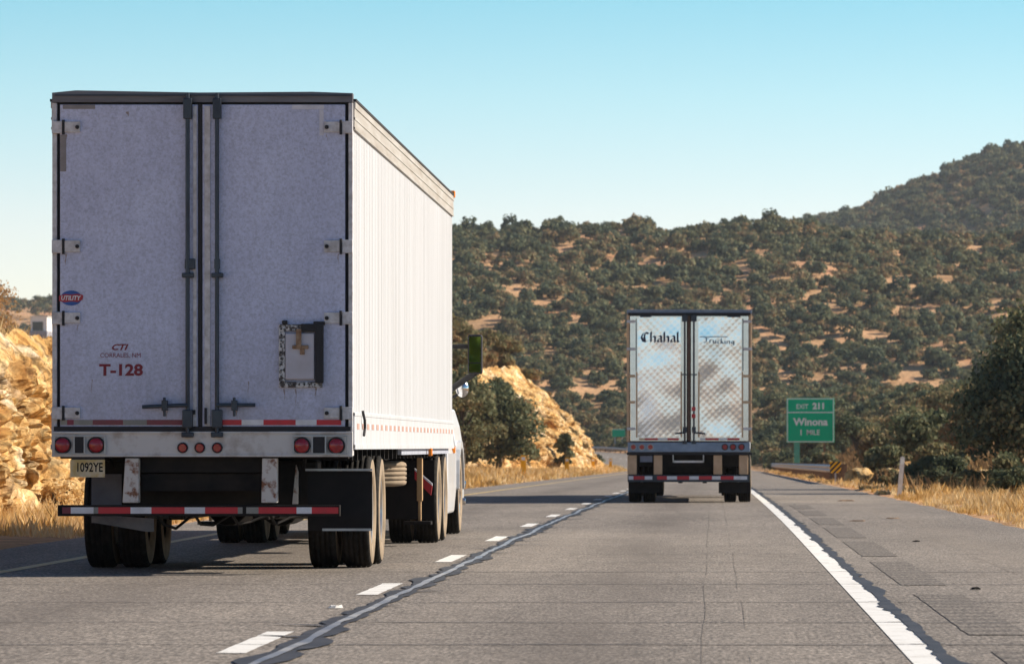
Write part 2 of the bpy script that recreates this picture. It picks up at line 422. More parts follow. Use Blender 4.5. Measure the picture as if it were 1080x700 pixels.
# ------------------------------------------------------------------ ground sheet
def build_ground():
    us = [-4000, -2500, -1500, -900, -600, -420, -330, -260, -210, -170, -140, -115, -95, -80, -68, -58, -50, -43, -37, -32, -28, -24.5, -21.5, -19, -17, -15.4, -14.2, -13.3, -12.6, -12.1, -11.6, -11.1, -10.6, -10.1, -9.5, -9, -8.5, -8, -7.7,
          4.2, 4.6, 5, 5.5, 6, 6.6, 7.2, 7.8, 8.5, 9.2, 10, 11, 12, 13.5, 15, 17, 19, 22, 25, 29, 33, 38, 43]
    u = 49
    while u < 300: us.append(u); u += 6
    us += [330, 380, 450, 560, 700, 1000, 1600, 2600, 4000]
    ys = [-3000, -1500, -800, -500, -400] + list(range(-320, -20, 15)) + list(range(-15, 140, 3)) + list(range(140, 520, 5)) + list(range(520, 1300, 9)) + list(range(1300, 2400, 22)) + [2500, 2700, 3000, 3600, 4500, 6000]
    mb = MB(); nu = len(us)
    for Y in ys:
        c = road_c(Y)
        for u in us:
            z = ground(u + c, Y)
            if -7.65 < u < 4.15 and Y <= 800: z = zr(Y)-0.05
            if u in (-7.7, 4.2) and Y <= 800: z = zr(Y) - 0.03
            mb.v.append((u + c, Y, z))
    for j in range(len(ys)-1):
        for i in range(nu-1):
            a = j*nu+i
            mb.f.append((a, a+1, a+nu+1, a+nu)); mb.m.append(0)
    o = mb.build('ground', M['ground'], smooth=True)
    tag(o, kind='structure')
build_ground()

# ------------------------------------------------------------------ road and markings
def ystations(a, b):
    ys = []; y = a
    while y < b:
        ys.append(y); y += 5 if y < 60 else 10
    return ys + [b]
def strip(y0, y1, uL, uR, lift, fL=None, fR=None, step=None):
    """sheet following the road; fL/fR jitter the edges"""
    mb = MB()
    ys = ystations(y0, y1) if step is None else list(np.arange(y0, y1, step)) + [y1]
    for Y in ys:
        c = road_c(Y); z = zr(Y)+lift
        a = uL + (fL(Y) if fL else 0); b = uR + (fR(Y) if fR else 0)
        mb.v += [(c+a, Y, z), (c+b, Y, z)]
    for i in range(len(ys)-1):
        mb.f.append((2*i, 2*i+1, 2*i+3, 2*i+2)); mb.m.append(0)
    return mb
tag(strip(-300, 800, -7.65, 4.15, 0.0, lambda Y: 0.12*nz(Y, 0, 3, 1)+0.06*nz(Y, 0, .6, 4), lambda Y: 0.15*nz(Y, 0, 4, 2)+0.07*nz(Y, 0, .7, 5), step=1.0).build('road', M['road']), kind='structure')

def join(mbs):
    r = MB()
    for b in mbs: r.add(b.v, b.f)
    return r
parts = [strip(-110.0 + 10.35*k, -106.95 + 10.35*k, -2.66, -2.49, 0.004, None, None, step=0.5) for k in range(0, 82)]
off = 27.9 - 1.525
parts = []
for k in range(-12, 60):
    y0 = off + 10.35*k
    parts.append(strip(y0, y0+3.05, -2.66, -2.50, 0.004, lambda Y: 0.012*nz(Y, 0, .3, 1), lambda Y: 0.012*nz(Y, 0, .3, 2), step=0.25))
tag(join(parts).build('lane_line', M['paint']), kind='structure')
tag(strip(-100, 520, 1.02, 1.19, 0.004, lambda Y: 0.010*nz(Y, 0, .5, 1), lambda Y: 0.012*nz(Y, 0, .5, 2), step=0.5).build('edge_line', M['paint']), kind='structure')
tag(strip(-100, 520, -6.33, -6.19, 0.004, step=5).build('yellow_edge_line', M['yellow_paint']), kind='structure')

def tarjag(Y, s, amp): return amp*(abs(nz(Y, 0, 1.9, s))**0.8*1.6 + 0.5*nz(Y, 0, .6, s+1))
t1 = strip(-60, 300, -2.39, -2.27, 0.008, lambda Y: -tarjag(Y, 11, 0.10)+0.06*nz(Y, 0, 5, 3), lambda Y: tarjag(Y, 15, 0.10)+0.06*nz(Y, 0, 5, 3), step=0.12)
t2 = strip(-60, 300, 1.195, 1.235, 0.008, lambda Y: -0.07*max(0, nz(Y, 0, 2.2, 23)) - 0.05*abs(nz(Y, 0, .7, 24)), lambda Y: 0.14*abs(nz(Y, 0, 2.6, 25)) + 0.06*nz(Y, 0, .7, 26) + 0.02, step=0.12)
# side branches of tar
br = MB()
for i in range(46):
    Y = 20 + i*2.1 + random.uniform(-.8, .8); side = random.choice((-1, 1, 1)); L = random.uniform(.12, .5)
    x0 = -2.33; n = 6
    for q in range(n):
        a = q/n; b = (q+1)/n; w0 = 0.10*(1-a)+.015; w1 = 0.10*(1-b)+.01
        ya = Y + 0.35*a*random.choice((1, 1)); yb = Y + 0.35*b
        br.add([(x0+side*L*a, ya-w0, .0085+zr(Y)), (x0+side*L*b, yb-w1, .0085+zr(Y)), (x0+side*L*b, yb+w1, .0085+zr(Y)), (x0+side*L*a, ya+w0, .0085+zr(Y))], [(0, 1, 2, 3) if side > 0 else (3, 2, 1, 0)])
tb = join([t1, t2, br])
tag(tb.build('tar_seal', M['tar']), kind='structure')
tag(strip(-60, 300, -2.35, -2.295, 0.013, lambda Y: -0.022*nz(Y, 0, 1.1, 31)+0.06*nz(Y, 0, 5, 3), lambda Y: 0.03*nz(Y, 0, .8, 35)+0.06*nz(Y, 0, 5, 3), step=0.15).build('worn_tar_sheen', M['tar_pale']), kind='structure')  # worn centre strip; the tar's reflection is painted as a paler sheet

# transverse joints
jm = MB(); jh = MB()
jy = [12, 16, 20, 24.1, 27.5, 31.0, 35.0, 39.5, 43.4, 46.8, 50.6, 54.6, 59.0]
y = 63.2
while y < 330: jy.append(y); y += 4.1 + random.uniform(-.3, .3)
for j, Y0 in enumerate(jy):
    x = -7.5
    strong = (Y0 in (27.5, 31.0, 35.0, 39.5, 43.4))
    xe = 4.0 if (j % 2 == 0 or strong) else 1.0
    while x < xe:
        x2 = x + 0.2
        w = 0.008 + 0.020*abs(nz(x, Y0, 0.8, 3)) + (0.012 if strong and -2.2 < x else 0) + Y0*0.00012
        if nz(x, Y0*3, 1.2, 9) > 0.28 and not strong: x = x2; continue
        ya = Y0 + 0.12*nz(x, Y0*7, 1.5, 5) + 0.03*nz(x, Y0, .2, 6); yb = Y0 + 0.12*nz(x2, Y0*7, 1.5, 5) + 0.03*nz(x2, Y0, .2, 6)
        z = zr(Y0)+0.0045 if not (1.0 < x < 1.2) else zr(Y0)+0.007
        jm.add([(x, ya-w, z), (x2, yb-w, z), (x2, yb+w, z), (x, ya+w, z)], [(0, 1, 2, 3)])
        x = x2
tag(jm.build('joint_sealant', M['crack']), kind='structure')
for xc, s in ((-0.06, 1), (0.20, 2), (2.62, 3), (-4.4, 5)):
    y = 12.0
    while y < 130:
        y2 = y + 0.4
        a = xc + 0.02*nz(y, 0, 6, s) + .004*nz(y, 0, 1, s); b = xc + 0.02*nz(y2, 0, 6, s) + .004*nz(y2, 0, 1, s)
        w = 0.0015 + 0.002*abs(nz(y, 1, 1, s))
        if nz(y, 5, 3, s) < 0.25: jh.add([(a-w, y, zr(y)+.004), (a+w, y, zr(y)+.004), (b+w, y2, zr(y2)+.004), (b-w, y2, zr(y2)+.004)], [(0, 1, 2, 3)])
        y = y2
tag(jh.build('hairline_crack', M['hairline']), kind='structure')
rm = [strip(ya, yb, 1.50, 1.86, 0.004, lambda Y: 0.012*nz(Y, 0, .7, 2), lambda Y: 0.012*nz(Y, 0, .7, 3), step=0.25) for ya, yb in [(18.5, 26.6), (28.9, 36.9), (39.2, 47.2), (49.5, 57.2), (59.5, 67), (69.7, 77), (80, 87), (90, 97)]]
tag(join(rm).build('rumble_strip', M['rumble']), kind='structure')

# ------------------------------------------------------------------ rock faces
def rock_face(name, y0, y1, ny, nv, seed, sy, big):
    mb = MB()
    for j in range(ny+1):
        Y = y0 + (y1-y0)*j/ny; c = road_c(Y); h = Hb(Y); ubb = ub(Y); wdd = wd(Y)
        for i in range(nv+1):
            v = i/nv; u = ubb + wdd*v*(v**0.12)
            zz = zr(Y) - 0.15 + (h+0.30)*v
            p = Vector((0, Y*sy+seed, zz*1.0))
            q = p + Vector((0, .35*noise.noise(p*1.1), .35*noise.noise(p*1.1+Vector((9, 0, 0)))))
            d, _ = noise.voronoi(q*big); d2, _ = noise.voronoi(q*big*2.7)
            blk = 1.7*min(0.26, d[1]-d[0])+ 0.75*min(.2, d2[1]-d2[0]) + 0.75*noise.fractal(p*0.5, 1.0, 2.0, 3) + .10*noise.noise(p*9)
            amp = (0.8 if big > 1 else 1.1)*math.sin(math.pi*min(1, max(0.0, v*0.88+0.10)))*min(1, h/2.6)
            x = c - 7.6 - u + blk*amp
            mb.v.append((x, Y - 0.5*blk*amp, zz + 0.15*noise.noise(p*1.3)*v + 0.25*blk*v))
    for j in range(ny):
        for i in range(nv):
            a = j*(nv+1)+i; mb.f.append((a, a+1, a+nv+2, a+nv+1)); mb.m.append(0)
    return tag(mb.build(name, M['rock']), kind='structure')
rock_face('rock_cutting', 38, 130, 560, 90, 3.0, 0.36, 1.5)
rock_face('far_rock_cutting', 285, 385, 520, 110, 9.0, 0.42, 0.8)

# ------------------------------------------------------------------ vegetation
def crown_np(rs, R, H, nclump, per, leaf, tint0=0.3, tspread=0.25, flat=0.0, lobes=0.34, jit=0.75):
    """leaf quads on many lobes that fill a dome; base at z=0"""
    n = nclump
    ph = rs.rand(n)*2*np.pi; ct = rs.rand(n)**0.8
    rr = 0.45 + 0.5*rs.rand(n)**0.5
    s = np.sqrt(np.maximum(0, 1-(ct*0.98)**2))
    asym = 1 + 0.25*np.sin(ph + rs.rand()*6) + 0.18*np.sin(2*ph+rs.rand()*6)
    C = np.stack([R*0.80*rr*s*np.cos(ph)*asym, R*0.80*rr*s*np.sin(ph)*asym, H*(0.16+0.66*ct*rr**0.5)], 1)
    lr = R*lobes*(0.6+0.7*rs.rand(n))
    ctint = tint0 + tspread*(rs.rand(n)-0.5)
    idx = np.repeat(np.arange(n), per); K = len(idx)
    d = rs.randn(K, 3); d /= np.linalg.norm(d, axis=1)[:, None]
    d[:, 2] = np.where(d[:, 2] < -0.4, -d[:, 2]*0.6, d[:, 2])
    pos = C[idx] + d*(lr[idx]*(0.55+0.5*rs.rand(K)**0.5))[:, None]*np.array([1, 1, 0.8*min(1.2, H/R*0.8)])
    pos[:, 2] = np.maximum(pos[:, 2], 0.03*H)
    nrm = d + jit*rs.randn(K, 3); nrm /= np.linalg.norm(nrm, axis=1)[:, None]
    a = np.cross(nrm, rs.randn(K, 3)); a /= np.linalg.norm(a, axis=1)[:, None]; b = np.cross(nrm, a)
    sz = leaf*(0.6+0.8*rs.rand(K))
    a *= sz[:, None]; b *= (sz*(0.5+0.5*rs.rand(K)))[:, None]
    V = np.stack([pos-a, pos-b*0.9+a*0.1, pos+a, pos+b], 1)
    t = np.clip(ctint[idx] + 0.10*rs.randn(K), 0, 1)
    return V.reshape(-1, 3), t
def quads(nq): return np.arange(nq*4).reshape(-1, 4)

def trunk_mb(rs, R, H, r=None):
    mb = MB(); r = r or 0.045*R+0.05
    top = Vector((rs.uniform(-.1, .1)*R, rs.uniform(-.1, .1)*R, H*0.45))
    mb.cyl((0, 0, -0.25), top*0.5, r*1.3, r, 8); mb.cyl(top*0.5, top, r, r*0.7, 8)
    for k in range(5):
        a = rs.uniform(0, 6.28); e = Vector((math.cos(a)*R*0.55, math.sin(a)*R*0.55, H*rs.uniform(0.4, 0.8)))
        s = top*rs.uniform(.35, 1.0); mid = s.lerp(e, .5) + Vector((0, 0, .06*H))
        mb.cyl(s, mid, r*0.55, r*0.35, 6); mb.cyl(mid, e, r*0.35, r*0.1, 6)
    return mb

class Variant: pass
def make_variants(kind, n, nclump, per, leaf, seed, tint):
    out = []
    for k in range(n):
        rs = np.random.RandomState(seed+k)
        H = 1.15 + 0.35*rs.rand()
        v = Variant()
        v.V, v.t = crown_np(rs, 1.0, H, nclump, per, leaf, tint0=tint+0.18*(rs.rand()-0.5), tspread=0.35, jit=0.42, lobes=0.38)
        v.H = H; v.mesh = None; v.tmesh = None; v.rs = rs
        out.append(v)
    return out
VG = make_variants('green', 7, 26, 60, 0.085, 100, 0.26)
VB = make_variants('brown', 5, 22, 48, 0.085, 200, 0.62)
def add_tree(var, name, x, y, z, s, rz, sz, label, cat, group):
    if var.mesh is None:
        o = np_mesh('crown', var.V, quads(len(var.t)), M['leaf'], attr=var.t); var.mesh = o.data; bpy.data.objects.remove(o)
        t = trunk_mb(var.rs, 1.0, var.H, 0.07).build('trunk', M['bark']); var.tmesh = t.data; bpy.data.objects.remove(t)
    e = empty(name, (x, y, z), label, cat, group, rz)
    e.scale = (s, s, s*sz)
    for nm, me in (('crown', var.mesh), ('trunk', var.tmesh)):
        o = bpy.data.objects.new(nm, me); COL.objects.link(o); o.parent = e
    return e

CAMH = 1.11; F = 5200.0
def px(X, Y): return 752 + F*X/Y
def py(Z, Y): return 470 - F*(Z-CAMH)/Y

# scatter on the hills
cands = []
rs = np.random.RandomState(5)
def density(x, y):
    d = nz(x, y*0.45, 9, 12) + 0.5*nz(x, y, 4.0, 14)
    return d
def scatter(y0, y1, pxa, pxb, spacing, smin, smax, thr):
    Y = y0
    grid = {}
    area_pts = []
    n = 0
    while Y < y1:
        xa = (pxa-752)/F*Y; xb = (pxb-752)/F*Y
        cnt = max(1, int((xb-xa)/spacing))
        for k in range(cnt):
            x = xa + (xb-xa)*(k+rs.rand())/cnt; yy = Y + spacing*rs.rand()
            c = road_c(yy)
            if c-9.5 < x < c+7.5: continue
            if density(x, yy) > thr: continue
            s = smin + (smax-smin)*rs.rand()**1.6
            cands.append((x, yy, s))
        Y += spacing*0.9
def scatter_near():
    Y = 385.0
    while Y < 1178:
        k = Y/1000.0
        sp = 2.9 + 1.75*k
        xa = (430-752)/F*Y; xb = (1150-752)/F*Y
        cnt = max(1, int((xb-xa)/sp))
        for q in range(cnt):
            x = xa + (xb-xa)*(q+rs.rand())/cnt; yy = Y + sp*rs.rand()
            c = road_c(yy)
            if yy < 805 and (c-9.5 < x < c+5.8 or (x < c and yy < 520)): continue
            if yy > 470 and density(x, yy) > 0.31: continue
            s = (0.55 + 1.75*k)*(0.62 + 0.75*rs.rand()**1.4)
            if x < c+8.5: s = min(s, 1.3)
            cands.append((x, yy, s))
        Y += sp*0.9
scatter_near()                                            # near hill
scatter(1250, 2230, 760, 1180, 7.0, 2.4, 4.8, 0.34)      # far peak
scatter(1200, 2230, -60, 90, 11, 1.9, 3.6, 0.40)         # far left ridge
scatter(1000, 1180, 90, 430, 16, 1.9, 3.2, 0.3)
info = []
for (x, y, s) in cands:
    z = ground(x, y) - 0.15*s
    p_, q_ = px(x, y), py(z + s*0.6, y)
    vis = (485 < p_ < 1085 and q_ < 480) and not (662 < p_ < 792 and q_ > 335)
    info.append((x, y, z, s, vis))
order = sorted(range(len(info)), key=lambda i: -(info[i][3]/info[i][1] if info[i][4] else 0))
pick = set(order[:240])
massV, massT = [], []
LOWG = make_variants('green', 6, 15, 26, 0.13, 300, 0.26)
LOWB = make_variants('brown', 4, 14, 24, 0.13, 400, 0.60)
tree_mass = {'near': ([], []), 'far': ([], [])}
for i, (x, y, z, s, vis) in enumerate(info):
    r = random.random(); rz = random.uniform(0, 6.28); szz = random.uniform(.8, 1.2)
    brown = nz(x, y, 30, 40) + random.uniform(-.45, .45) > 0.2
    if i in pick:
        if brown: add_tree(random.choice(VB), 'hillside_tree', x, y, z, s, rz, szz, 'olive brown rounded bush-like tree on the wooded hillside ahead', 'tree', 'olive brown trees on the hillside ahead')
        else: add_tree(random.choice(VG), 'hillside_tree', x, y, z, s, rz, szz, 'dark green rounded evergreen tree on the wooded hillside ahead', 'tree', 'dark green trees on the hillside ahead')
    else:
        v = random.choice(LOWB if brown else LOWG)
        ca, sa = math.cos(rz), math.sin(rz)
        P = v.V*s
        P = np.stack([P[:, 0]*ca-P[:, 1]*sa + x, P[:, 0]*sa+P[:, 1]*ca + y, P[:, 2]*szz + z], 1)
        k = 'near' if y < 1190 else 'far'
        tree_mass[k][0].append(P); tree_mass[k][1].append(np.clip(v.t + random.uniform(-.06, .06), 0, 1))
for k, nm, lb in (('near', 'hillside_woodland', 'dense distant scrub woodland covering the hill ahead'), ('far', 'far_peak_woodland', 'bluish scrub woodland covering the farther peak and ridges')):
    V = np.concatenate(tree_mass[k][0]); T = np.concatenate(tree_mass[k][1])
    tag(np_mesh(nm, V, quads(len(T)), M['leaf'], attr=T), lb, 'woodland', kind='stuff')
print('trees', len(info), len(order), 'picked', len(pick))

# roadside trees and shrubs, each its own
def special_tree(name, x, y, R, H, seed, label, cat, tint=0.2, nclump=60, per=150, leaf=0.06, group=None, mat='leaf', lobes=0.3, sink=0.1, tspread=.3):
    rs = np.random.RandomState(seed)
    e = empty(name, (x, y, ground(x, y)-sink), label, cat, group)
    V, t = crown_np(rs, R, H, nclump, per, leaf, tint, tspread, lobes=lobes)
    np_mesh('crown' if 'tree' in name else 'foliage', V, quads(len(t)), M[mat], e, attr=t)
    trunk_mb(rs, R, H).build('trunk' if 'tree' in name else 'stem', M['bark'], e)
    return e
special_tree('oak_tree', 8.8, 131, 2.9, 4.1, 1, 'largest dark green tree at right edge of the photo beside golden verge', 'tree', 0.32, 120, 300, 0.065, tspread=.6)
special_tree('oak_tree', 10.9, 150, 3.2, 5.0, 2, 'tall green tree behind the big dark roadside tree at far right', 'tree', 0.34, 90, 240, 0.08, tspread=.5)
special_tree('oak_tree', -14.0, 275, 2.6, 7.3, 3, 'dark green tree at foot of rock cut, beside the white cab', 'tree', 0.42, 80, 160, 0.10)
special_tree('oak_tree', -12.4, 284, 2.6, 6.1, 4, 'broad dark tree in front of the golden rock cut, right of the cab mirror', 'tree', 0.30, 90, 170, 0.11)
special_tree('roadside_shrub', -9.75, 326, .75, 2.8, 5, 'narrow dark shrub growing up the pale rock cut above a yellow marker', 'shrub', 0.3, 30, 110, 0.10, sink=-0.3)
special_tree('roadside_shrub', -14.2, 325, 1.1, 1.7, 6, 'small dark green shrub near the top edge of the rock cut', 'shrub', 0.3, 25, 90, 0.10, sink=-0.6)
special_tree('roadside_shrub', -17.0, 322, 2.1, 2.2, 7, 'wide olive shrub on the slope above the cab mirror', 'shrub', 0.5, 40, 90, 0.10)
for k, (x, y, R, H, t) in enumerate([(-13.6, 352, 1.0, 1.1, .75), (-12.6, 353, .9, .9, .8), (-11.6, 353, .8, .8, .72), (-10.7, 354, .7, .8, .8), (-9.9, 354, .6, .7, .7), (-9.2, 352, .5, .6, .8), (-14.8, 348, 1.3, 1.3, .7), (-16.2, 345, 1.5, 1.4, .6), (-18.0, 338, 1.6, 1.5, .66), (-15.8, 330, 1.1, 1.0, .8), (-17.2, 336, 1.2, 1.2, .75), (-18.6, 330, 1.5, 1.5, .8), (-19.3, 342, 1.5, 1.6, .5), (-16.6, 318, 1.2, 1.2, .85), (-14.5, 338, .7, .7, .7), (-14.9, 322, .8, .8, .85), (-13.9, 318, 1.3, 1.6, .7), (-15.6, 312, 1.5, 1.8, .62), (-12.4, 322, .9, 1.1, .8), (-16.6, 325, 1.4, 1.6, .6), (-14.6, 328, .9, 1.0, .9), (-17.9, 330, 1.5, 2.0, .7), (-13.3, 331, .7, .8, .9)]):
    special_tree('dry_shrub', x+0.3, y-2.5, R*1.2, H*1.25, 20+k, 'rusty brown dry shrub along the crest of the roadside rock cut', 'shrub', t-.08, 22, 80, 0.11, 'dry shrubs along the crest of the rock cut', sink=-0.55)
# right side bank
bank = [(6.9, 196, 1.3, 1.7, .45, 'olive brown bush left of the leaning white marker post'), (9.0, 205, 2.1, 2.9, .3, 'large dark bush on the bank between green sign and marker post'),
        (8.2, 240, 1.8, 2.2, .62, 'brown bush on the bank just right of the green exit sign'), (7.0, 132, .8, .8, .5, 'low olive bush behind golden grass at the big tree'),
        (12.5, 225, 2.2, 2.6, .5, 'olive bush high on the right bank behind the marker post'), (10.5, 262, 2.3, 2.9, .55, 'wide olive brown bush above and right of the exit sign'),
        (6.6, 290, 1.2, 1.8, .4, 'dark bush behind guardrail below the exit sign'), (9.6, 330, 2.4, 3.2, .3, 'dark green bush directly behind the exit sign panel'),
        (8.4, 395, 2.2, 2.8, .5, 'olive bush left of the exit sign near the truck'), (5.9, 168, .7, .8, .7, 'small rusty bush beside guardrail end marker'),
        (14.5, 300, 2.6, 2.8, .65, 'rusty brown bush on the middle of the right slope'), (16.5, 255, 2.4, 2.6, .45, 'olive green bush on slope above the big tree'),
        (12.7, 360, 2.5, 2.6, .7, 'tawny bush high behind the exit sign'), (6.6, 150, .9, 1.1, .3, 'dark green low bush behind the leaning white marker post'),
        (7.4, 160, 1.2, 1.5, .5, 'grey brown bush just right of the white marker post'), (9.7, 178, 1.7, 2.0, .75, 'tawny bush left of the tall roadside tree'),
        (10.5, 118, 1.9, 2.6, .3, 'dark bush at the right photo edge in front of the big tree'), (18.5, 340, 3.0, 3.0, .35, 'dark green tree-like bush high on right slope'),
        (6.4, 420, 1.8, 2.2, .35, 'dark bush right beside the far truck above the guardrail'), (13.0, 410, 2.6, 3.0, .5, 'olive bush on the slope above the exit sign')]
for k, (x, y, R, H, t, lb) in enumerate(bank):
    special_tree('roadside_shrub', x, y, R, H, 50+k, lb, 'shrub', t, 34, 110, 0.10 if y > 170 else 0.07)
for k, (x, y, R, H, t) in enumerate([(7.2, 99, .7, .8, .4), (7.9, 106, .9, 1.1, .3), (8.5, 93, .9, .9, .55), (6.9, 113, .6, .8, .25), (8.7, 101, .9, 1.2, .6), (7.3, 123, .8, 1.0, .35), (6.3, 128, .5, .7, .5), (6.2, 139, .5, .8, .3), (5.7, 146, .4, .5, .6), (7.9, 86, .6, .6, .6), (6.9, 144, .8, 1.1, .2), (5.5, 158, .4, .5, .5), (9.4, 88, 1.0, 1.1, .45)]):
    special_tree('verge_shrub', x, y, R, H, 160+k, 'low dark scrub bush between the golden grass and the big roadside tree', 'shrub', t, 26, 110, .05, 'low scrub bushes along the right verge')
# left side above near rock
special_tree('oak_tree', -21.75, 146, 1.4, 2.9, 80, 'tawny tree at the left photo edge above the golden rock', 'tree', 0.9, 60, 130, 0.035, mat='brush', lobes=.3, tspread=.5)
for k, (x, y, R, H) in enumerate([(-12.6, 88, .55, .45), (-13.3, 94, .6, .5), (-14.0, 100, .7, .5), (-12.0, 80, .4, .35), (-14.6, 96, .8, .6)]):
    special_tree('dry_shrub', x, y, R, H, 90+k, 'straw brown dry bush on top of the near golden rock', 'shrub', .9, 16, 60, 0.035, 'dry bushes on top of the near rock', 'brush', tspread=.4)
special_tree('dry_shrub', -9.95, 74.5, .55, .75, 97, 'yellow green dry bush at foot of the near golden rock', 'shrub', .7, 24, 90, 0.03, None, 'grass', tspread=.5)
# behind the camera (seen only in mirrors and polished doors)
for k, (x, y, R, H) in enumerate([(9.6, -6, 2.8, 5.5), (11.5, -24, 3.2, 6.5), (10.4, 8, 2.2, 3.5), (-11.5, -62, 3.5, 7.5), (-12.5, -85, 4, 8), (-16, -120, 5, 9), (14, -40, 4, 6), (17, -75, 5, 8), (13, -110, 4, 7), (22, -130, 6, 10)]):
    special_tree('roadside_tree', x, y, R, H, 120+k, 'green tree beside the road behind the viewer', 'tree', .35, 30, 60, 0.3, 'trees behind the viewer', mat='leaf_bright')

# grass
def tufts(name, areas, label, mat='grass', blades=12):
    Vs, Ts = [], []
    for (y0, y1, u0, u1, dens, h, w) in areas:
        n = int((y1-y0)*(u1-u0)*dens)
        Y = y0 + (y1-y0)*RS.rand(n); U = u0 + (u1-u0)*RS.rand(n)
        for i in range(n):
            c = road_c(Y[i]); x = U[i]+c; d = nz(x, Y[i], 1.1, 3)
            if d < (-0.30 if x < 0 else 0.0): continue
            hh = h*(0.45 + 0.8*RS.rand())*(1+0.7*d)
            edge = min(abs(U[i]-(-7.7)), abs(U[i]-4.25))
            hh *= min(1, 0.35+edge*0.8)
            z = ground(x, Y[i])-0.02
            B = blades
            a = RS.rand(B)*6.283; lean = 0.15+0.5*RS.rand(B); L = hh*(0.5+0.6*RS.rand(B))
            bx = x + 0.12*RS.randn(B)*min(1, h*2); by = Y[i] + 0.12*RS.randn(B)
            tx = bx + np.cos(a)*lean*L; ty = by + np.sin(a)*lean*L; tz = z + L
            wa = RS.rand(B)*3.14; wx = np.cos(wa)*w; wy = np.sin(wa)*w*0.5
            V = np.stack([np.stack([bx-wx, by-wy, np.full(B, z)], 1), np.stack([bx+wx, by+wy, np.full(B, z)], 1),
                          np.stack([(bx+tx)/2+wx*.7, (by+ty)/2, (z+tz)/2+L*.08], 1), np.stack([tx, ty, tz], 1)], 1)
            Vs.append(V.reshape(-1, 3)); Ts.append(np.clip(0.55+0.8*nz(x, Y[i], 3.0, 17)+0.22*RS.randn(B), 0, 1))
    V = np.concatenate(Vs); T = np.concatenate(Ts)
    tag(np_mesh(name, V, quads(len(T)), M[mat], attr=T), label, 'grass', kind='stuff')
tufts('verge_grass', [(60, 100, -10.3, -7.85, 26, 0.26, 0.012), (100, 160, -12.4, -7.75, 4, 0.35, 0.03), (160, 300, -15.6, -7.75, 3, 0.45, 0.05), (300, 460, -9.6, -7.75, 5, 0.45, 0.05),
                      (70, 102, -15, -11.2, 12, 0.32, 0.012)], 'tall golden dry grass along the left verge below the rocks')
tufts('shoulder_grass', [(50, 118, 4.3, 7.2, 11, 0.24, 0.013), (118, 420, 4.4, 9, 4, 0.22, 0.04)], 'golden dry grass along the right shoulder')
tufts('hillside_brush', [(290, 400, -21, -13.8, 2.5, .6, .06), (118, 440, 5.6, 26, 1.5, 0.45, 0.06)], 'low brown brush on the roadside banks', 'brush')

# boulders
def boulder(x, y, r, seed, label, zsq=0.7):
    import bmesh
    bm = bmesh.new(); bmesh.ops.create_icosphere(bm, subdivisions=3, radius=r)
    for v in bm.verts:
        n = noise.voronoi(v.co/r*1.1 + Vector((seed, 0, 0)))[0]
        v.co *= 0.8 + 0.5*n[0] + 0.15*noise.noise(v.co/r*3+Vector((seed, 1, 0)))
        v.co.z *= zsq
    me = bpy.data.meshes.new('boulder'); bm.to_mesh(me); bm.free(); me.materials.append(M['rock'])
    o = bpy.data.objects.new('boulder', me); COL.objects.link(o); o.location = (x, y, ground(x, y)+r*0.2)
    return tag(o, label, 'boulder')
boulder(5.3, 178, .55, 1, 'golden boulder right of the striped guardrail end panel')
boulder(6.0, 170, .42, 2, 'orange boulder left of the leaning white marker post')
boulder(6.6, 182, .5, 3, 'wide pale boulder behind the striped end panel')
boulder(5.7, 150, .28, 4, 'small golden boulder near the base of the white marker post', .5)
boulder(7.7, 186, .7, 5, 'tan boulder among bushes between sign and marker post', .6)
boulder(9.6, 112, .5, 6, 'tan boulder in the golden grass at the right photo edge', .5)
boulder(7.6, 137, .3, 7, 'pale grey stone in shade under the big roadside tree', .9)

# ------------------------------------------------------------------ roadside furniture
def wbeam(ys, u, h, mb):
    """W profile beam following the road"""
    prof = [(0.0, -0.155), (-0.02, -0.13), (-0.08, -0.10), (-0.08, -0.06), (-0.02, -0.02), (-0.02, 0.02), (-0.08, 0.06), (-0.08, 0.10), (-0.02, 0.13), (0.0, 0.155)]
    k = len(prof); b0 = len(mb.v)
    for Y in ys:
        for (dx, dz) in prof: mb.v.append((road_c(Y)+u+dx, Y, zr(Y)+h+dz))
    for j in range(len(ys)-1):
        for i in range(k-1):
            a = b0+j*k+i; mb.f.append((a, a+k, a+k+1, a+1)); mb.m.append(0)
def guardrail(y0, y1, u, label, loc_u, step=4.0, h=0.56):
    e = empty('guardrail', (0, 0, 0), label, 'guardrail')
    mb = MB(); ys = list(np.arange(y0, y1+.1, step)); wbeam(ys, u, h, mb)
    o = mb.build('rail', M['galv'], e)
    sm = o.modifiers.new('s', 'SOLIDIFY'); sm.thickness = 0.006
    for Y in ys[::1 if step > 3 else 2]:
        p = MB(); x = road_c(Y)+u
        p.box(x+0.0, x+0.11, Y-.08, Y+.08, zr(Y)+h-.16, zr(Y)+h+.14)
        p.box(x+0.115, x+0.27, Y-.1, Y+.1, zr(Y)-.3, zr(Y)+h+.2)
        p.build('post', M['wood'], e)
    # move the root to the first post without moving parts
    base = Vector((road_c(y0)+u+.15, y0, zr(y0)))
    e.location = base
    for ch in e.children: ch.data.transform(__import__('mathutils').Matrix.Translation(-base))
    return e
guardrail(185, 400, 0.55+4.2, 'weathered steel guardrail running below the exit sign', 0)
guardrail(505, 800, 0.3+4.2, 'distant pale guardrail on the far bend beyond the rock cut', 0, 6.0)

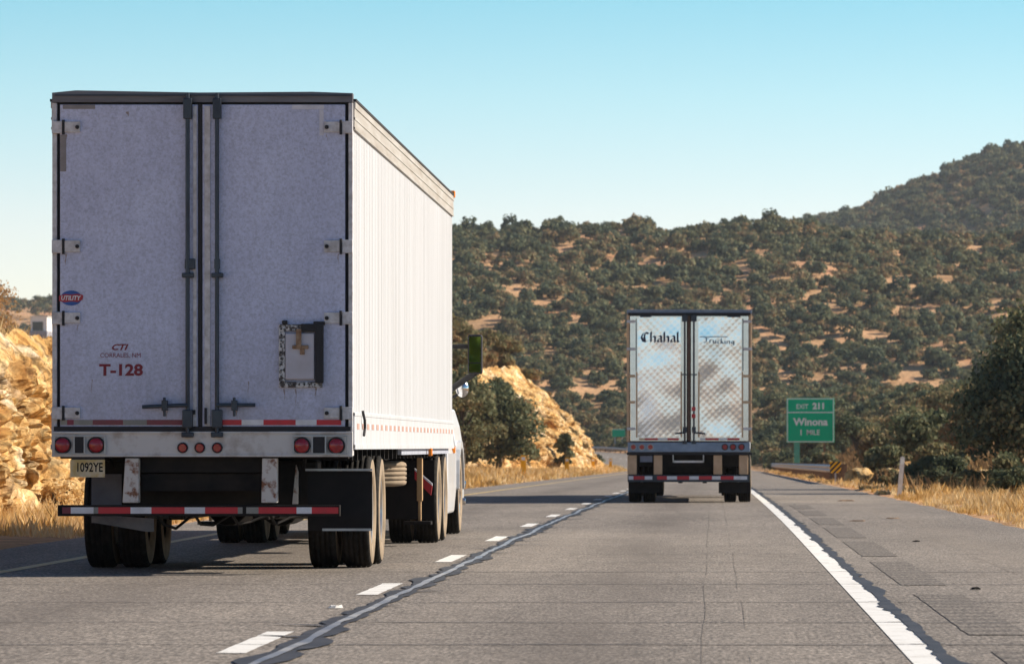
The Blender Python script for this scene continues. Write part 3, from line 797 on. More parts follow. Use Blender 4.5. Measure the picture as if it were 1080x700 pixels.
def end_marker():
    x, y = 4.55, 183.2; z = zr(y)
    e = empty('object_marker', (x, y, z), 'square black and yellow striped panel on the near end of guardrail', 'hazard sign')
    MB().box(-.03, .03, .03, .09, -.2, .85).build('post', M['galv'], e)
    mb = MB(); a = 0.21
    mb.box(-a, a, 0, .02, .42-0.0, .84, 0)
    pan = mb.build('panel', [M['yellow']], e)
    st = MB()
    def clip(poly, f):
        out = []
        for i in range(len(poly)):
            p, q = poly[i], poly[(i+1) % len(poly)]
            if f(p) >= 0: out.append(p)
            if (f(p) >= 0) != (f(q) >= 0):
                t = f(p)/(f(p)-f(q)); out.append((p[0]+t*(q[0]-p[0]), p[1]+t*(q[1]-p[1])))
        return out
    for k in range(-3, 4):
        s0 = k*0.20
        poly = [(-a, .42), (a, .42), (a, .84), (-a, .84)]
        poly = clip(poly, lambda p: (p[1]-.63)-(p[0])-s0+0.0)
        if poly: poly = clip(poly, lambda p: s0+0.10-((p[1]-.63)-p[0]))
        if len(poly) > 2: st.add([(p[0], -.003, p[1]) for p in poly], [tuple(range(len(poly)))])
    st.build('stripes', M['black'], pan)
end_marker()

def big_sign():
    y = 320.0; k = y/F
    x0, x1 = (829.5-752)*k, (880-752)*k; zt, zb = CAMH+(470-419.5)*k, CAMH+(470-466.5)*k
    cx = (x0+x1)/2; zg = ground(cx, y)
    e = empty('exit_sign', (cx, y, zg), 'large green exit 211 sign standing behind the guardrail', 'road sign')
    L = lambda p: (p-752)*k - cx
    Z = lambda q: CAMH+(470-q)*k - zg
    pan = MB().box(x0-cx, x1-cx, 0, .05, Z(466.5), Z(419.5)).build('panel', M['sign_green'], e, bevel=.02)
    b = MB(); t = 0.055; X0, X1, Z0, Z1 = x0-cx, x1-cx, Z(466.5), Z(419.5); yy = -.008
    b.box(X0+.03, X1-.03, yy, -.002, Z0+.03, Z0+.03+t); b.box(X0+.03, X1-.03, yy, -.002, Z1-.03-t, Z1-.03)
    b.box(X0+.03, X0+.03+t, yy-.002, -.002, Z0+.03, Z1-.03); b.box(X1-.03-t, X1-.03, yy-.002, -.002, Z0+.03, Z1-.03)
    b.box(X0+.03, X1-.03, yy-.001, -.002, Z(435.2), Z(434.2))
    b.build('border', M['sign_white'], pan)
    yl = -.012
    for (tx, a, bb, za, zb2, off) in (('EXIT', 840, 852.5, 431, 426, .01), ('211', 857, 869, 431.5, 424.5, .05), ('Winona', 836.5, 873, 448.6, 440.6, .03), ('1', 844.3, 845.4, 458.8, 452.8, .0), ('MILE', 851, 864.5, 458.4, 453.2, .01)):
        text_mb(tx, L(a), L(bb), Z(za), Z(zb2), yl, off).build('lettering', M['sign_white'], pan)
    MB().box(L(837.5), L(843.5), .055, .15, -1.0, Z(425)).build('post', M['post_green'], e)
    MB().box(L(868.3), L(870.6), .055, .15, -1.0, Z(425)).build('post', M['wood'], e)
big_sign()
def small_sign():
    y = 710.0; k = y/F; cx = (652.5-752)*k; zg = ground(cx, y)
    e = empty('guide_sign', (cx, y, zg), 'small distant green sign beyond the bend, left of the far truck', 'road sign')
    Z = lambda q: CAMH+(470-q)*k - zg
    p = MB().box(-6.8*k, 6.8*k, 0, .05, Z(460.5), Z(452)).build('panel', M['sign_green'], e)
    MB().box(-6.4*k, 6.4*k, -.006, -.002, Z(452.9), Z(452.3)).build('border', M['sign_white'], p)
    MB().box(-.6, -.45, .06, .14, -.5, Z(455)).build('post', M['galv'], e); MB().box(.45, .6, .06, .14, -.5, Z(455)).build('post', M['galv'], e)
small_sign()
# delineators
def delineator(x, y, h, w, mat, label, group=None, tilt=0.0):
    e = empty('marker_post', (x, y, ground(x, y)-.02), label, 'marker post', group)
    e.rotation_euler = (0, tilt, 0)
    MB().prism([(-w/2, 0), (w/2, 0), (w/2, h*.97), (w*.2, h), (-w*.2, h), (-w/2, h*.97)], 'y', -.015, .015).build('post', M[mat], e)
    MB().box(-w*.36, w*.36, -.022, -.016, h*.80, h*.93).build('reflector', M['sign_white'], e)
delineator(4.57, 121, .98, .11, 'delin', 'leaning white marker post in front of the shrubs on right verge', None, rad(5))
for k, (p_, yy) in enumerate([(552, 221), (598, 287), (625.5, 348), (644, 409)]):
    lb = ['yellow marker post nearest the white cab at the left verge', 'yellow marker post below the narrow shrub on the rock cut', 'yellow marker post at the far end of the rock cut', 'faint yellow marker post closest to the far truck'][k]
    xx = (p_-752)*yy/F
    delineator(xx, yy, 1.12, .24, 'yellow', lb)

# white building far left
def building():
    y = 700.0; k = y/F; cx = (41-752)*k; zg = CAMH + (470-372)*k - 0.5
    gz = ground(cx, y)
    e = empty('farm_building', (cx, y, gz), 'small white distant building seen left of the near trailer', 'building')
    w = 8.5*k; d = 6.0; t = CAMH+(470-334)*k-gz
    mid = CAMH+(470-349)*k-gz
    MB().box(-w, w, 0, d, mid, t).build('wall', simple('white_wall', (0.8, 0.79, 0.76), .7), e)
    MB().box(-w-.5, w+.1, -.6, d, -1, mid-.01).build('lower_wall', simple('grey_wall', (0.30, 0.31, 0.36), .8), e)
    MB().box(-w-.1, w+.15, -.15, d+.15, t+.01, t+.12).build('roof', M['delin'], e)
    MB().box(-.9, .6, -.04, -.005, mid+.05, t-.7).build('window', M['glass'], e)
    MB().box(w*.0, w*.75, -.66, -.61, mid-1.5, mid-.5).build('door', simple('blue_grey', (0.16, 0.17, 0.26), .7), e)
building()
special_tree('oak_tree', (40-752)*660/F, 660, .9, 0, 140, 'x', 'tree') if False else None

# ------------------------------------------------------------------ wheels
def tyre_prof(w, R, r):
    h = w/2; g = 0.012
    pr = [(-h*.72, r), (-h*.95, r+.02), (-h, r+(R-r)*.45), (-h*.94, R-.035), (-h*.84, R-.01), (-h*.74, R-.003)]
    gx = [-h*.52, -h*.18, h*.18, h*.52]
    for q in gx: pr += [(q-.008, R), (q-.007, R-g), (q+.007, R-g), (q+.008, R)]
    pr += [(h*.74, R-.003), (h*.84, R-.01), (h*.94, R-.035), (h, r+(R-r)*.45), (h*.95, r+.02), (h*.72, r)]
    return pr
def wheel(parent, cx, cy, side, dual=True, R=0.51, w=0.265, rimmat='alu'):
    """cx = outer face x; side=+1 right"""
    r = 0.30
    rm = MB()
    o1 = cx - side*w/2
    prof = [(side*w*.42, r+.005), (side*w*.40, r-.03), (side*w*.05, r-.06), (side*-w*.02, .16), (side*w*.18, .13), (side*w*.22, .06), (side*w*.22, .001)] if dual else \
           [(side*w*.42, r+.005), (side*w*.38, r-.03), (side*w*.30, r-.08), (side*w*.34, .16), (side*w*.45, .12), (side*w*.5, .05), (side*w*.5, .001)]
    rm.lathe_x(prof, (o1, cy, R), 40)
    for k in range(10):
        t = k*math.pi/5; rm.cyl((o1+side*w*.15, cy+.115*math.cos(t), R+.115*math.sin(t)), (o1+side*w*.27, cy+.115*math.cos(t), R+.115*math.sin(t)), .012, n=6)
    inner = w*1.1 + (w*1.15 if dual else 0)
    rm.cyl((cx-side*w*.9, cy, R), (cx-side*(inner+.3), cy, R), .07, n=12)
    rm.cyl((o1-side*w*.05, cy, R), (o1-side*w*.5, cy, R), .29, n=24)
    wo = rm.build('wheel', M[rimmat], parent, smooth=False)
    cs = [o1] + ([o1 - side*w*1.15] if dual else [])
    for c in cs:
        t = MB(); n = 108; pr = tyre_prof(w, R, r); t.lathe_x(pr, (c, cy, R), n)
        t.v = [(vx[0], cy+(vx[1]-cy)*.968, R+(vx[2]-R)*.968) if (abs(vx[0]-c) > w*.33 and math.hypot(vx[1]-cy, vx[2]-R) > R-.015 and int(round(math.atan2(vx[2]-R, vx[1]-cy)/(2*math.pi/n))) % 3 == 0) else vx for vx in t.v]
        k = len(pr)-1
        t.m = [1 if (i % k) in (0, 1, 2, k-1, k-2, k-3) else 0 for i in range(len(t.f))]
        # tread block gaps
        for q in range(30):
            pass
        t.build('tyre', [M['rubber'], M['sidewall']], wo, smooth=True)
    return wo

def tape_strip(parent, segs, z0, z1, y, name='reflective_tape'):
    """segs: (x0,x1,matkey)"""
    keys = []
    mb = MB()
    for a, b, k in segs:
        if k not in keys: keys.append(k)
        mb.box(a, b, y-.003, y, z0, z1, keys.index(k))
    return mb.build(name, [M[k] for k in keys], parent)

# ------------------------------------------------------------------ near truck
def near_truck():
    y0 = 42.6; cx = -4.41; S = F/y0      # ~122 px per metre
    e = empty('semi_truck', (cx, y0, 0), 'near semi truck with white box trailer marked T-128 in the left lane', 'semi truck')
    X = lambda p: (p-752)/S - cx
    Z = lambda q: CAMH + (470-q)/S
    xl, xr = X(55), X(372); L = 16.3
    fwd = lambda p, d: d
    # box shell: sides, roof, front
    sk = MB()
    zb, zt = 1.10, 4.05
    sk.box(xr-.03, xr-.004, .12, L, zb+.30, zt-.20)
    # shallow vertical ribs
    yy = .3
    while yy < L-.1:
        sk.box(xr-.004, xr-.0025, yy, yy+.05, zb+.31, zt-.22); yy += .203
    sk.build('side_panel', M['side'], e)
    lp = MB().box(xl+.004, xl+.03, .12, L, zb+.30, zt-.20)
    yy = .3
    while yy < L-.1:
        lp.box(xl-.004, xl+.004, yy, yy+.06, zb+.31, zt-.22); yy += .405
    lp.build('side_panel', M['side'], e)
    MB().box(xl+.031, xr-.031, L-.04, L, zb+.1, zt).build('front_panel', M['side'], e)
    MB().prism([(xl+.01, zt), (xr-.01, zt), (xr-.3, zt+.05), (0, zt+.07), (xl+.3, zt+.05)], 'y', .1, L).build('roof', M['side'], e)
    for sx, a in ((1, xr), (-1, xl)):
        r = MB()
        r.box(a-sx*.035, a+sx*.012, .06, L+.02, zt-.20, zt-.02); r.box(a-sx*.035, a+sx*.020, .06, L+.02, zt-.02, zt+.035)
        r.box(a, a+sx*.018, .06, L, zt-.12, zt-.10); r.box(a, a+sx*.018, .06, L, zt-.205, zt-.185)
        r.build('top_rail', [M['rail_side']], e)
        MB().box(a-sx*.035, a+sx*.028, .06, L+.02, zt+.036, zt+.058).build('roof_edge', M['seal'], e)
        b = MB(); b.box(a-sx*.04, a+sx*.012, .05, L, zb-.01, zb+.30); b.box(a, a+sx*.02, .05, L, zb-.02, zb+.02); b.box(a, a+sx*.017, .05, L, zb+.27, zb+.295)
        rl = b.build('bottom_rail', M['side'], e)
        t = MB(); yy = .35
        while yy < L-.3:
            t.box(a+sx*.0125, a+sx*.015, yy, yy+.28, zb+.155, zb+.205, 0); t.box(a+sx*.0125, a+sx*.015, yy+.28, yy+.45, zb+.155, zb+.205, 1); yy += .62
        t.build('reflective_tape', [simple('faded_red_tape', (0.50, 0.30, 0.25), .6), M['white_tape']], rl)
    # corner post hook
    MB().tube([(xr+.022, .9, 1.42), (xr+.04, .9, 1.34), (xr+.035, 1.0, 1.27), (xr+.03, .95, 1.2)], .012).build('tie_hook', M['seal'], e)
    # corner posts
    for a, b in ((X(55), X(60)), (X(367.5), X(372))):
        MB().box(a, b, 0, .12, Z(455), Z(108.5)).build('corner_post', M['hinge'], e, bevel=.006)
    # header
    h = MB(); h.prism([(X(55), Z(108)), (X(372), Z(108)), (X(372), Z(98.5)), (X(330), Z(97)), (X(210), Z(97.8)), (X(80), Z(95.5)), (X(55), Z(98))], 'y', -.01, .12)
    hd = h.build('header', M['header'], e)
    MB().box(X(58), X(370), -.025, -.011, Z(101.5), Z(100)).build('drip_edge', M['rod'], hd)
    # doorway seal behind the doors
    MB().box(X(60.1), X(367.4), .035, .11, Z(455), Z(108.2)).build('door_seal', M['seal'], e)
    # doors
    def door(x0, x1, side):
        d = MB(); d.box(x0, x1, -.012, .03, Z(450), Z(110.5))
        return d.build('door', M['door'], e, bevel=.006)
    dl = door(X(63.5), X(209), -1); dr = door(X(213.5), X(364), 1)
    # lower tape
    def sg(l): return [(X(a), X(b), k) for a, b, k in l]
    tape_strip(dl, sg([(64, 71, 'dull_grey'), (71, 78, 'dull_red'), (78, 98, 'dull_grey'), (98, 130, 'dull_red'), (130, 155, 'dull_grey'), (155, 193, 'dull_red')]), Z(448), Z(442.5), -.0125)
    tape_strip(dr, sg([(233, 255, 'red_tape'), (255, 278, 'white_tape'), (278, 312, 'red_tape'), (312, 334, 'white_tape'), (334, 360, 'red_tape')]), Z(448), Z(442.5), -.0125)
    # astragal strips near the seam
    MB().box(X(204), X(207.5), -.022, -.013, Z(449), Z(112)).build('edge_strip', M['hinge'], dl)
    MB().box(X(216), X(222), -.022, -.013, Z(449), Z(112)).build('edge_strip', M['hinge'], dr)
    MB().box(X(209.4), X(213.1), -.018, .02, Z(449), Z(110)).build('centre_seal', M['seal'], dr)
    # hinges
    for dd, a, b, a2, inner in ((dl, 55, 66, 68.5, 85), (dr, 372, 361, 358.5, 342)):
        for zt_, zb_ in ((128, 141), (253, 267), (329, 342), (429, 442)):
            m = MB(); m.box(X(a), X(b), -.03, -.0, Z(zb_), Z(zt_)); m.box(X(a2), X(inner), -.034, -.0125, Z(zb_)+.01, Z(zt_)-.004)
            hg = m.build('hinge', M['hinge'], dd, bevel=.004)
            b2 = MB(); xm = X((b+a2)/2)
            b2.cyl((xm, -.03, Z(zb_)-.01), (xm, -.03, Z(zt_)+.01), .012, n=8)
            xi = X(inner + (4 if inner < 200 and False else (-3 if inner < 200 else 3)))
            b2.cyl((xi, -.047, (Z(zb_)+Z(zt_))/2), (xi, -.034, (Z(zb_)+Z(zt_))/2), .018, n=8)
            b2.build('bolt', M['seal'], dd)
    # lock rods
    for dd, xc, in ((dl, 198.5), (dr, 229.5)):
        m = MB(); m.cyl((X(xc), -.05, Z(459)), (X(xc), -.05, Z(99)), .0185, n=12)
        rd = m.build('lock_rod', M['rod'], dd, smooth=False)
        for (p, q, yf, za_, zb_) in ((xc-4.5, xc+4.5, -.075, 126, 104), (xc-6, xc+6.5, -.07, 293, 288), (xc-5.5, xc+5.5, -.075, 451, 432), (xc-6.5, xc+6.5, -.07, 461, 455.5), (xc-3, xc+8 if xc < 210 else xc+3, -.06, 284, 273)):
            MB().box(X(p), X(q), yf, -.013 if zb_ < 450 else -.036, Z(za_), Z(zb_)).build('rod_bracket', M['rod'], dd, bevel=.008)
    for dd, xa, xb, xk in ((dl, 151, 199, 174.5), (dr, 229, 270, 248)):
        m = MB(); m.cyl((X(xa), -.07, Z(429 if xa < 200 else 427)), (X(xb), -.07, Z(427)), .017, n=10)
        hn = m.build('latch_handle', M['rod'], dd)
        q = MB(); q.box(X(xk-3), X(xk+3), -.095, -.013, Z(433), Z(422)); q.cyl((X(xk), -.08, Z(439)), (X(xk), -.08, Z(419)), .013, n=8)
        q.build('latch_keeper', M['rod'], dd, bevel=.006)
    # small chains by the seam
    MB().box(X(203.5), X(206.5), -.04, -.02, Z(437), Z(432)).build('lock_lug', M['seal'], dl)
    MB().box(X(216), X(218.5), -.04, -.02, Z(447), Z(430)).build('lock_lug', M['seal'], dr)
    # stickers
    tape = MB(); tape.box(X(66.5), X(100.5), -.0155, -.0125, Z(115.2), Z(110.8)); tape.box(X(63.8), X(70), -.0155, -.0125, Z(181), Z(142.5))
    tape.build('tape_patch', M['brown_tape'], dl)
    tape = MB(); tape.box(X(308), X(342), -.0155, -.0125, Z(115.5), Z(110.8)); tape.box(X(337), X(341.5), -.0155, -.0125, Z(143), Z(116))
    tape.build('tape_patch', M['pale_tape'], dr)
    for i, (px_, pz_, ln, wd_) in enumerate([(70, 142, 9, 1.2), (69.5, 268, 14, 1.6), (82, 343, 8, 1.0), (357, 268, 12, 1.2), (345, 142, 7, .9), (300, 410, 14, 1.5), (312, 410, 20, 1.1), (333, 409, 11, 1.6), (176, 434, 8, 1.4), (250, 433, 9, 1.4), (135, 118, 5, 4.0), (321, 156, 5, .8), (146, 190, 2, 2.0), (262, 402, 16, 1.0), (97, 400, 18, .9)]):
        dd = dl if px_ < 210 else dr; n_ = 6; mb_ = MB()
        for q in range(n_):
            w0 = wd_*(1-q/n_)*.5*(1+.5*math.sin(q*2.1+i)); w1 = wd_*(1-(q+1)/n_)*.5*(1+.5*math.sin(q*2.1+2.1+i)); xo = .5*math.sin(q*.9+i); x1o = .5*math.sin((q+1)*.9+i)
            mb_.add([(X(px_-w0+xo), -.0128, Z(pz_+ln*q/n_)), (X(px_-w1+x1o), -.0128, Z(pz_+ln*(q+1)/n_)), (X(px_+w1+x1o), -.0128, Z(pz_+ln*(q+1)/n_)), (X(px_+w0+xo), -.0128, Z(pz_+ln*q/n_))], [(0, 1, 2, 3)])
        mb_.build('stain', M['stain'], dd)
    # lettering
    yl = -.0145
    text_mb('CTI', X(118.3), X(135.8), Z(369.3), Z(362.7), yl, .03, .35).build('lettering', M['maroon'], dl)
    text_mb('CORRALES, NM', X(106), X(148.5), Z(377.6), Z(372.2), yl, .0).build('lettering', M['maroon'], dl)
    text_mb('T-128', X(104.8), X(151), Z(396.3), Z(383.6), yl, .035).build('lettering', M['maroon'], dl)
    # oval emblem
    em = MB(); n = 28; cxx, czz = X(75.3), Z(314.3)
    em.add([(cxx+math.cos(t)*11.2/S, yl, czz+math.sin(t)*8/S) for t in [2*math.pi*i/n for i in range(n)]], [tuple(range(n))])
    emb = em.build('emblem', M['blue'], dl)
    bd = MB(); hw = 12.8/S; hh = 3.9/S
    pts = [(-hw, -hh*.8), (-hw*.5, -hh*1.15), (0, -hh*.9), (hw*.55, -hh*1.1), (hw*.95, -hh*.4), (hw, hh*.8), (hw*.5, hh*1.15), (0, hh*.95), (-hw*.5, hh*1.1), (-hw, hh*.6)]
    bd.add([(cxx+a, yl-.002, czz+b) for a, b in pts], [tuple(range(len(pts)))])
    bd.build('emblem_band', M['red'], dl)
    text_mb('UTILITY', cxx-10.5/S, cxx+10.5/S, czz-2.3/S, czz+2.5/S, yl-.004, .03, .2).build('lettering', M['white_tape'], dl)
    # vent door on the right door
    v = MB()
    fx0, fx1, fz0, fz1 = X(294.5), X(340.5), Z(408.5), Z(342)
    v.box(fx0, X(301), -.045, -.0125, fz0, fz1); v.box(X(301), fx1, -.045, -.0125, fz0, Z(402.5)); v.box(X(301), X(318), -.043, -.0125, Z(349), fz1)
    vf = v.build('vent_frame', M['speckle'], dr, bevel=.005)
    q = MB(); q.box(X(333), X(341.5), -.07, -.0125, Z(404), Z(343)); q.box(X(318), X(341.5), -.068, -.0125, Z(350), Z(341.5)); q.box(X(331), X(343), -.06, -.0125, Z(343), Z(339)); q.box(X(298), X(303.5), -.06, -.0125, Z(342), Z(338))
    q.build('vent_gasket', M['seal'], dr, bevel=.006)
    MB().box(X(301.5), X(332), -.055, -.0127, Z(400), Z(351.5)).build('vent_panel', M['dirty_box'], dr, bevel=.008)
    r = MB(); r.box(X(313), X(318.5), -.085, -.056, Z(366), Z(347)); r.box(X(309), X(326), -.08, -.056, Z(368), Z(364)); r.box(X(317), X(322), -.075, -.056, Z(374), Z(368))
    r.build('vent_latch', M['rust'], dr, bevel=.006)
    bt = MB()
    for i in range(10): bt.cyl((X(297), -.055, Z(347+i*6.2)), (X(297), -.045, Z(347+i*6.2)), .008, n=6)
    for i in range(6): bt.cyl((X(305+i*5.5), -.055, Z(405.5)), (X(305+i*5.5), -.045, Z(405.5)), .008, n=6)
    bt.build('rivets', M['seal'], dr)
    # sill
    MB().box(X(57), X(370), -.02, .12, Z(454.5), Z(449.6)).build('door_sill', M['seal'], e)
    s = MB(); s.box(X(55), X(372), -.02, .14, Z(480.5), Z(455)); s.box(X(55), X(372), -.035, -.02, Z(457), Z(454.8)); s.box(X(55), X(372), -.03, -.02, Z(481.5), Z(479))
    sill = s.build('rear_sill', M['sill'], e, bevel=.004)
    # lamps
    for a, b in ((57, 112), (309, 367)):
        fr = MB()
        fr.box(X(a), X(b), -.045, -.036, Z(460.3), Z(459)); fr.box(X(a), X(b), -.045, -.036, Z(479), Z(477.8))
        mids = [a, a+21, b-23, b-1.4] if a < 200 else [a, a+20, b-24, b-1.4]
        for q in mids: fr.box(X(q), X(q+1.4), -.046, -.036, Z(479), Z(459))
        f = fr.build('lamp_frame', M['lamp_frame'], sill)
        g = MB(); g.box(X(mids[1]+1.6), X(mids[2]-.3), -.04, -.0205, Z(477.5), Z(460.6)); g.build('lamp_box', M['seal'], sill)
        for c in (((66.5, 469.3), (101.8, 469.3)) if a < 200 else ((318.6, 469.8), (355, 469.8))):
            t = MB(); t.cyl((X(c[0]), -.04, Z(c[1])), (X(c[0]), -.021, Z(c[1])), 9.3/S, n=28)
            hs = t.build('tail_light', M['seal'], e)
            l = MB()
            prof = [(0, 7.6), (-.012, 7.2), (-.02, 5), (-.024, 2.5), (-.025, 0.02)]
            vs = []; nn = 28
            for (dy, rr) in prof:
                for i in range(nn):
                    th = 2*math.pi*i/nn; vs.append((X(c[0])+math.cos(th)*rr/S, -.041+dy, Z(c[1])+math.sin(th)*rr/S))
            fs = [(j*nn+i, j*nn+(i+1) % nn, (j+1)*nn+(i+1) % nn, (j+1)*nn+i) for j in range(len(prof)-1) for i in range(nn)]
            l.add(vs, fs); l.build('lens', M['lens'], hs, smooth=True)
    for c in (193, 211, 229.5):
        t = MB(); t.cyl((X(c), -.036, Z(472)), (X(c), -.0205, Z(472)), 5.7/S, n=20); hs = t.build('marker_light', M['seal'], e)
        t = MB(); t.cyl((X(c), -.050, Z(472)), (X(c), -.0365, Z(472)), 3.8/S, 4.5/S, n=20); t.build('lens', M['lens'], hs)
    # plate
    pl = MB().box(X(74.5), X(111), -.03, -.022, Z(503), Z(484.5)).build('license_plate', M['plate'], e)
    text_mb('1092YE', X(82), X(109), Z(497.5), Z(487.5), -.032, .02).build('lettering', M['chassis'], pl)
    MB().box(X(76), X(110), -.021, .02, Z(486), Z(480.7)).build('plate_bracket', M['seal'], e)
    # underride guard
    for a, b, sk_ in ((131, 146, -2.5), (275.5, 292, 2.0)):
        g = MB(); g.prism([(X(a+1), Z(483)), (X(b), Z(483)), (X(b), Z(530)), (X(a-2 if a < 200 else a), Z(530))][::-1], 'y', .0, .14)
        g.build('guard_post', M['rusty'], e, bevel=.008)
    gb = MB().box(X(61), X(358.5), -.02, .09, Z(544), Z(532.3)).build('underride_bar', M['chassis'], e, bevel=.004)
    tape_strip(gb, sg([(66, 75, 'dull_red'), (75, 99, 'white_tape'), (99, 104, 'dull_grey'), (104, 138, 'red_tape'), (138, 160, 'white_tape'), (160, 195, 'red_tape'), (195, 216.5, 'white_tape'), (216.5, 251, 'red_tape'), (251, 256, 'dull_grey'), (260, 273, 'dull_grey'), (273, 313, 'red_tape'), (313, 329, 'white_tape'), (329, 357, 'red_tape')]), Z(541.3), Z(534.6), -.0205)
    # brace struts (sunlit)
    g = MB(); g.prism([(X(303), Z(532)), (X(309), Z(532)), (X(309.5), Z(498)), (X(307), Z(490))], 'y', .5, .62); g.build('brace', M['rusty'], e)
    # frame and suspension
    fr = MB(); fr.box(-.55, -.43, .3, 13, .82, 1.09); fr.box(.43, .55, .3, 13, .82, 1.09); fr.box(X(147), X(275), .12, .30, .88, 1.09); fr.box(X(147), X(275), .17, .33, .72, .87); fr.box(xl+.05, xr-.05, .15, .30, 1.0, 1.09)
    yy = .8
    while yy < L-.5: fr.box(xl+.06, xr-.06, yy, yy+.06, .98, 1.09); yy += .6
    fr.build('frame', M['chassis'], e)
    MB().box(xl+.05, xr-.05, .36, L-.05, 1.095, 1.20).build('floor', M['chassis'], e)
    sp = MB(); sp.box(-.95, .95, .55, .95, .50, .98); sp.box(-.45, -.30, 1.4, 4.9, .45, .8); sp.box(.30, .45, 1.4, 4.9, .45, .8)
    sp.cyl((-.25, 1.6, .66), (.2, 1.6, .66), .17, n=18); sp.cyl((-.2, 4.2, .55), (-.2, 5.4, .55), .2, n=18); sp.cyl((.3, 4.2, .55), (.3, 5.4, .55), .2, n=18)
    sp.build('suspension', M['chassis'], e, bevel=.02)
    bc = MB()
    for sx in (-1, 1):
        for cy_ in (2.1, 3.4):
            bc.cyl((sx*.62, cy_, .62), (sx*.62, cy_+.22, .62), .09, n=16); bc.cyl((sx*.62, cy_+.22, .62), (sx*.62, cy_+.3, .62), .10, .07, n=16)
        bc.box(sx*.7, sx*.78, 1.6, 4.6, .72, .80); bc.tube([(sx*.85, .4, 1.0), (sx*.8, .8, .8), (sx*.6, 1.4, .72), (sx*.6, 2.1, .66)], .015)
    bc.build('brake_chambers', M['chassis'], e)
    hs = MB()
    for k in range(4):
        x = -.5 + k*.33
        hs.tube([(x, .7, .55), (x+.06, .9, .42), (x+.16, 1.0, .38+.03*k), (x+.3, 1.1, .5)], .013)
    hs.build('air_hose', M['chassis'], e)
    # mud flaps
    MB().box(X(320.5), X(389), .42, .435, Z(560), Z(497)).build('mud_flap', M['flap'], e)
    MB().box(X(318), X(389), .40, .455, Z(496.6), Z(494.3)).build('flap_bracket', M['galv'], e)
    MB().box(X(336), X(388), .41, .419, Z(560.4), Z(557.8)).build('flap_weight', M['galv'], e)
    MB().box(X(90), X(122), .42, .435, Z(552), Z(500)).build('mud_flap', simple('grey_flap', (0.14, 0.15, 0.18), .7), e)
    g = MB(); g.prism([(X(92), Z(543)), (X(158), Z(547)), (X(158), Z(561)), (X(150), Z(561)), (X(92), Z(551))][::-1], 'y', .30, .32)
    g.build('torn_flap', simple('torn_grey_flap', (0.12, 0.13, 0.15), .7, c2=(0.2, 0.2, 0.21)), e)
    # wheels
    for cy in (2.55, 3.85):
        for sd in (-1, 1): wheel(e, sd*1.30, cy, sd, True)
    # landing gear
    lg = MB(); 
    for sx in (1, -1):
        m = MB(); m.box(sx*1.16-.03, sx*1.16+.03, 12.0, 12.12, .50, 1.03); m.box(sx*1.16-.016, sx*1.16+.016, 12.02, 12.10, .28, .50); 
        o = m.build('landing_leg', M['tan'], e, bevel=.006)
        MB().box(sx*1.14-.15, sx*1.14+.15, 11.9, 12.22, .24, .275).build('foot', M['chassis'], o)
    MB().cyl((-1.05, 12.06, .8), (1.05, 12.06, .8), .025, n=8).build('cross_shaft', M['chassis'], e)
    # amber side lamps
    a = MB(); a.box(xr+.0, xr+.04, 11.3, 11.42, 1.0, 1.085); a.build('side_marker', M['amber'], e, bevel=.01)
    a = MB(); a.box(xr-.02, xr+.035, L-.12, L+.03, zt+.02, zt+.10); a.build('side_marker', M['amber'], e, bevel=.01)
    MB().box(xr-.06, xr-.02, 7, 15.8, 1.02, 1.085).build('lower_rail', simple('blue_white_rail', (0.4, 0.43, 0.52), .5), e)
    # diagonal striped quarter fender bar ahead of the drive wheels
    g = MB(); k = 13.2
    None and g.add([(1.06, k, 1.02), (1.06, k, .90), (1.24, k+1.0, .62), (1.24, k+1.0, .74), (1.10, k, 1.02), (1.10, k, .90), (1.28, k+1.0, .62), (1.28, k+1.0, .74)], [(0, 1, 2, 3), (7, 6, 5, 4), (0, 4, 5, 1), (3, 2, 6, 7), (0, 3, 7, 4), (1, 5, 6, 2)])
    # bar in the plane across the truck just behind the drive wheels
    Sb = F/(y0+13.0); XB = lambda p: (p-752)/Sb - cx; ZB = lambda q: CAMH+(470-q)/Sb
    g = MB(); g.prism([(XB(437.5), ZB(496)), (XB(437.5), ZB(505)), (XB(454.5), ZB(522)), (XB(456), ZB(512))], 'y', 12.98, 13.03)
    fb = g.build('fender_bar', M['red_tape'], e)
    g = MB(); g.prism([(XB(437.5), ZB(493.5)), (XB(437.5), ZB(496)), (XB(456), ZB(512)), (XB(456), ZB(509.5))], 'y', 12.975, 13.035)
    g.build('white_edge', M['white_tape'], fb)
    # spare wheel carried flat below the floor
    t = MB(); n = 40; pr = tyre_prof(.265, .49, .28)
    t.lathe_x(pr, (0, 0, 0), n)
    t.v = [(c[1]+.72, c[2]+8.9, c[0]+.82) for c in t.v]
    t.build('spare_tyre', M['sidewall'], e, smooth=True)
    # ---------------- tractor
    yT = 13.0
    for cy in (14.05, 15.35):
        for sd in (-1, 1): wheel(e, sd*1.27, cy, sd, True)
    fr = MB(); fr.box(-.5, -.38, 12.9, 21.2, .72, .98); fr.box(.38, .5, 12.9, 21.2, .72, .98); fr.box(-.9, .9, 13.6, 15.8, .99, 1.09)
    fr.build('tractor_frame', M['chassis'], e)
    MB().box(.6, 1.25, 13.28, 13.295, .28, .95).build('mud_flap', M['flap'], e); MB().box(-1.25, -.6, 13.28, 13.295, .28, .95).build('mud_flap', M['flap'], e)
    # cab and sleeper
    cab = MB()
    def sec(y, w, z0, z1, r=.18): # rounded rectangular section ring
        pts = []
        for sx, sz, a0 in ((1, 0, -90), (1, 1, 0), (-1, 1, 90), (-1, 0, 180)):
            for k in range(4):
                t = rad(a0 + 30*k); cxn = (w-r)*sx; cz = (z1-r) if sz else (z0+r)
                pts.append((cxn + r*math.cos(t), y, cz + r*math.sin(t)))
        return pts
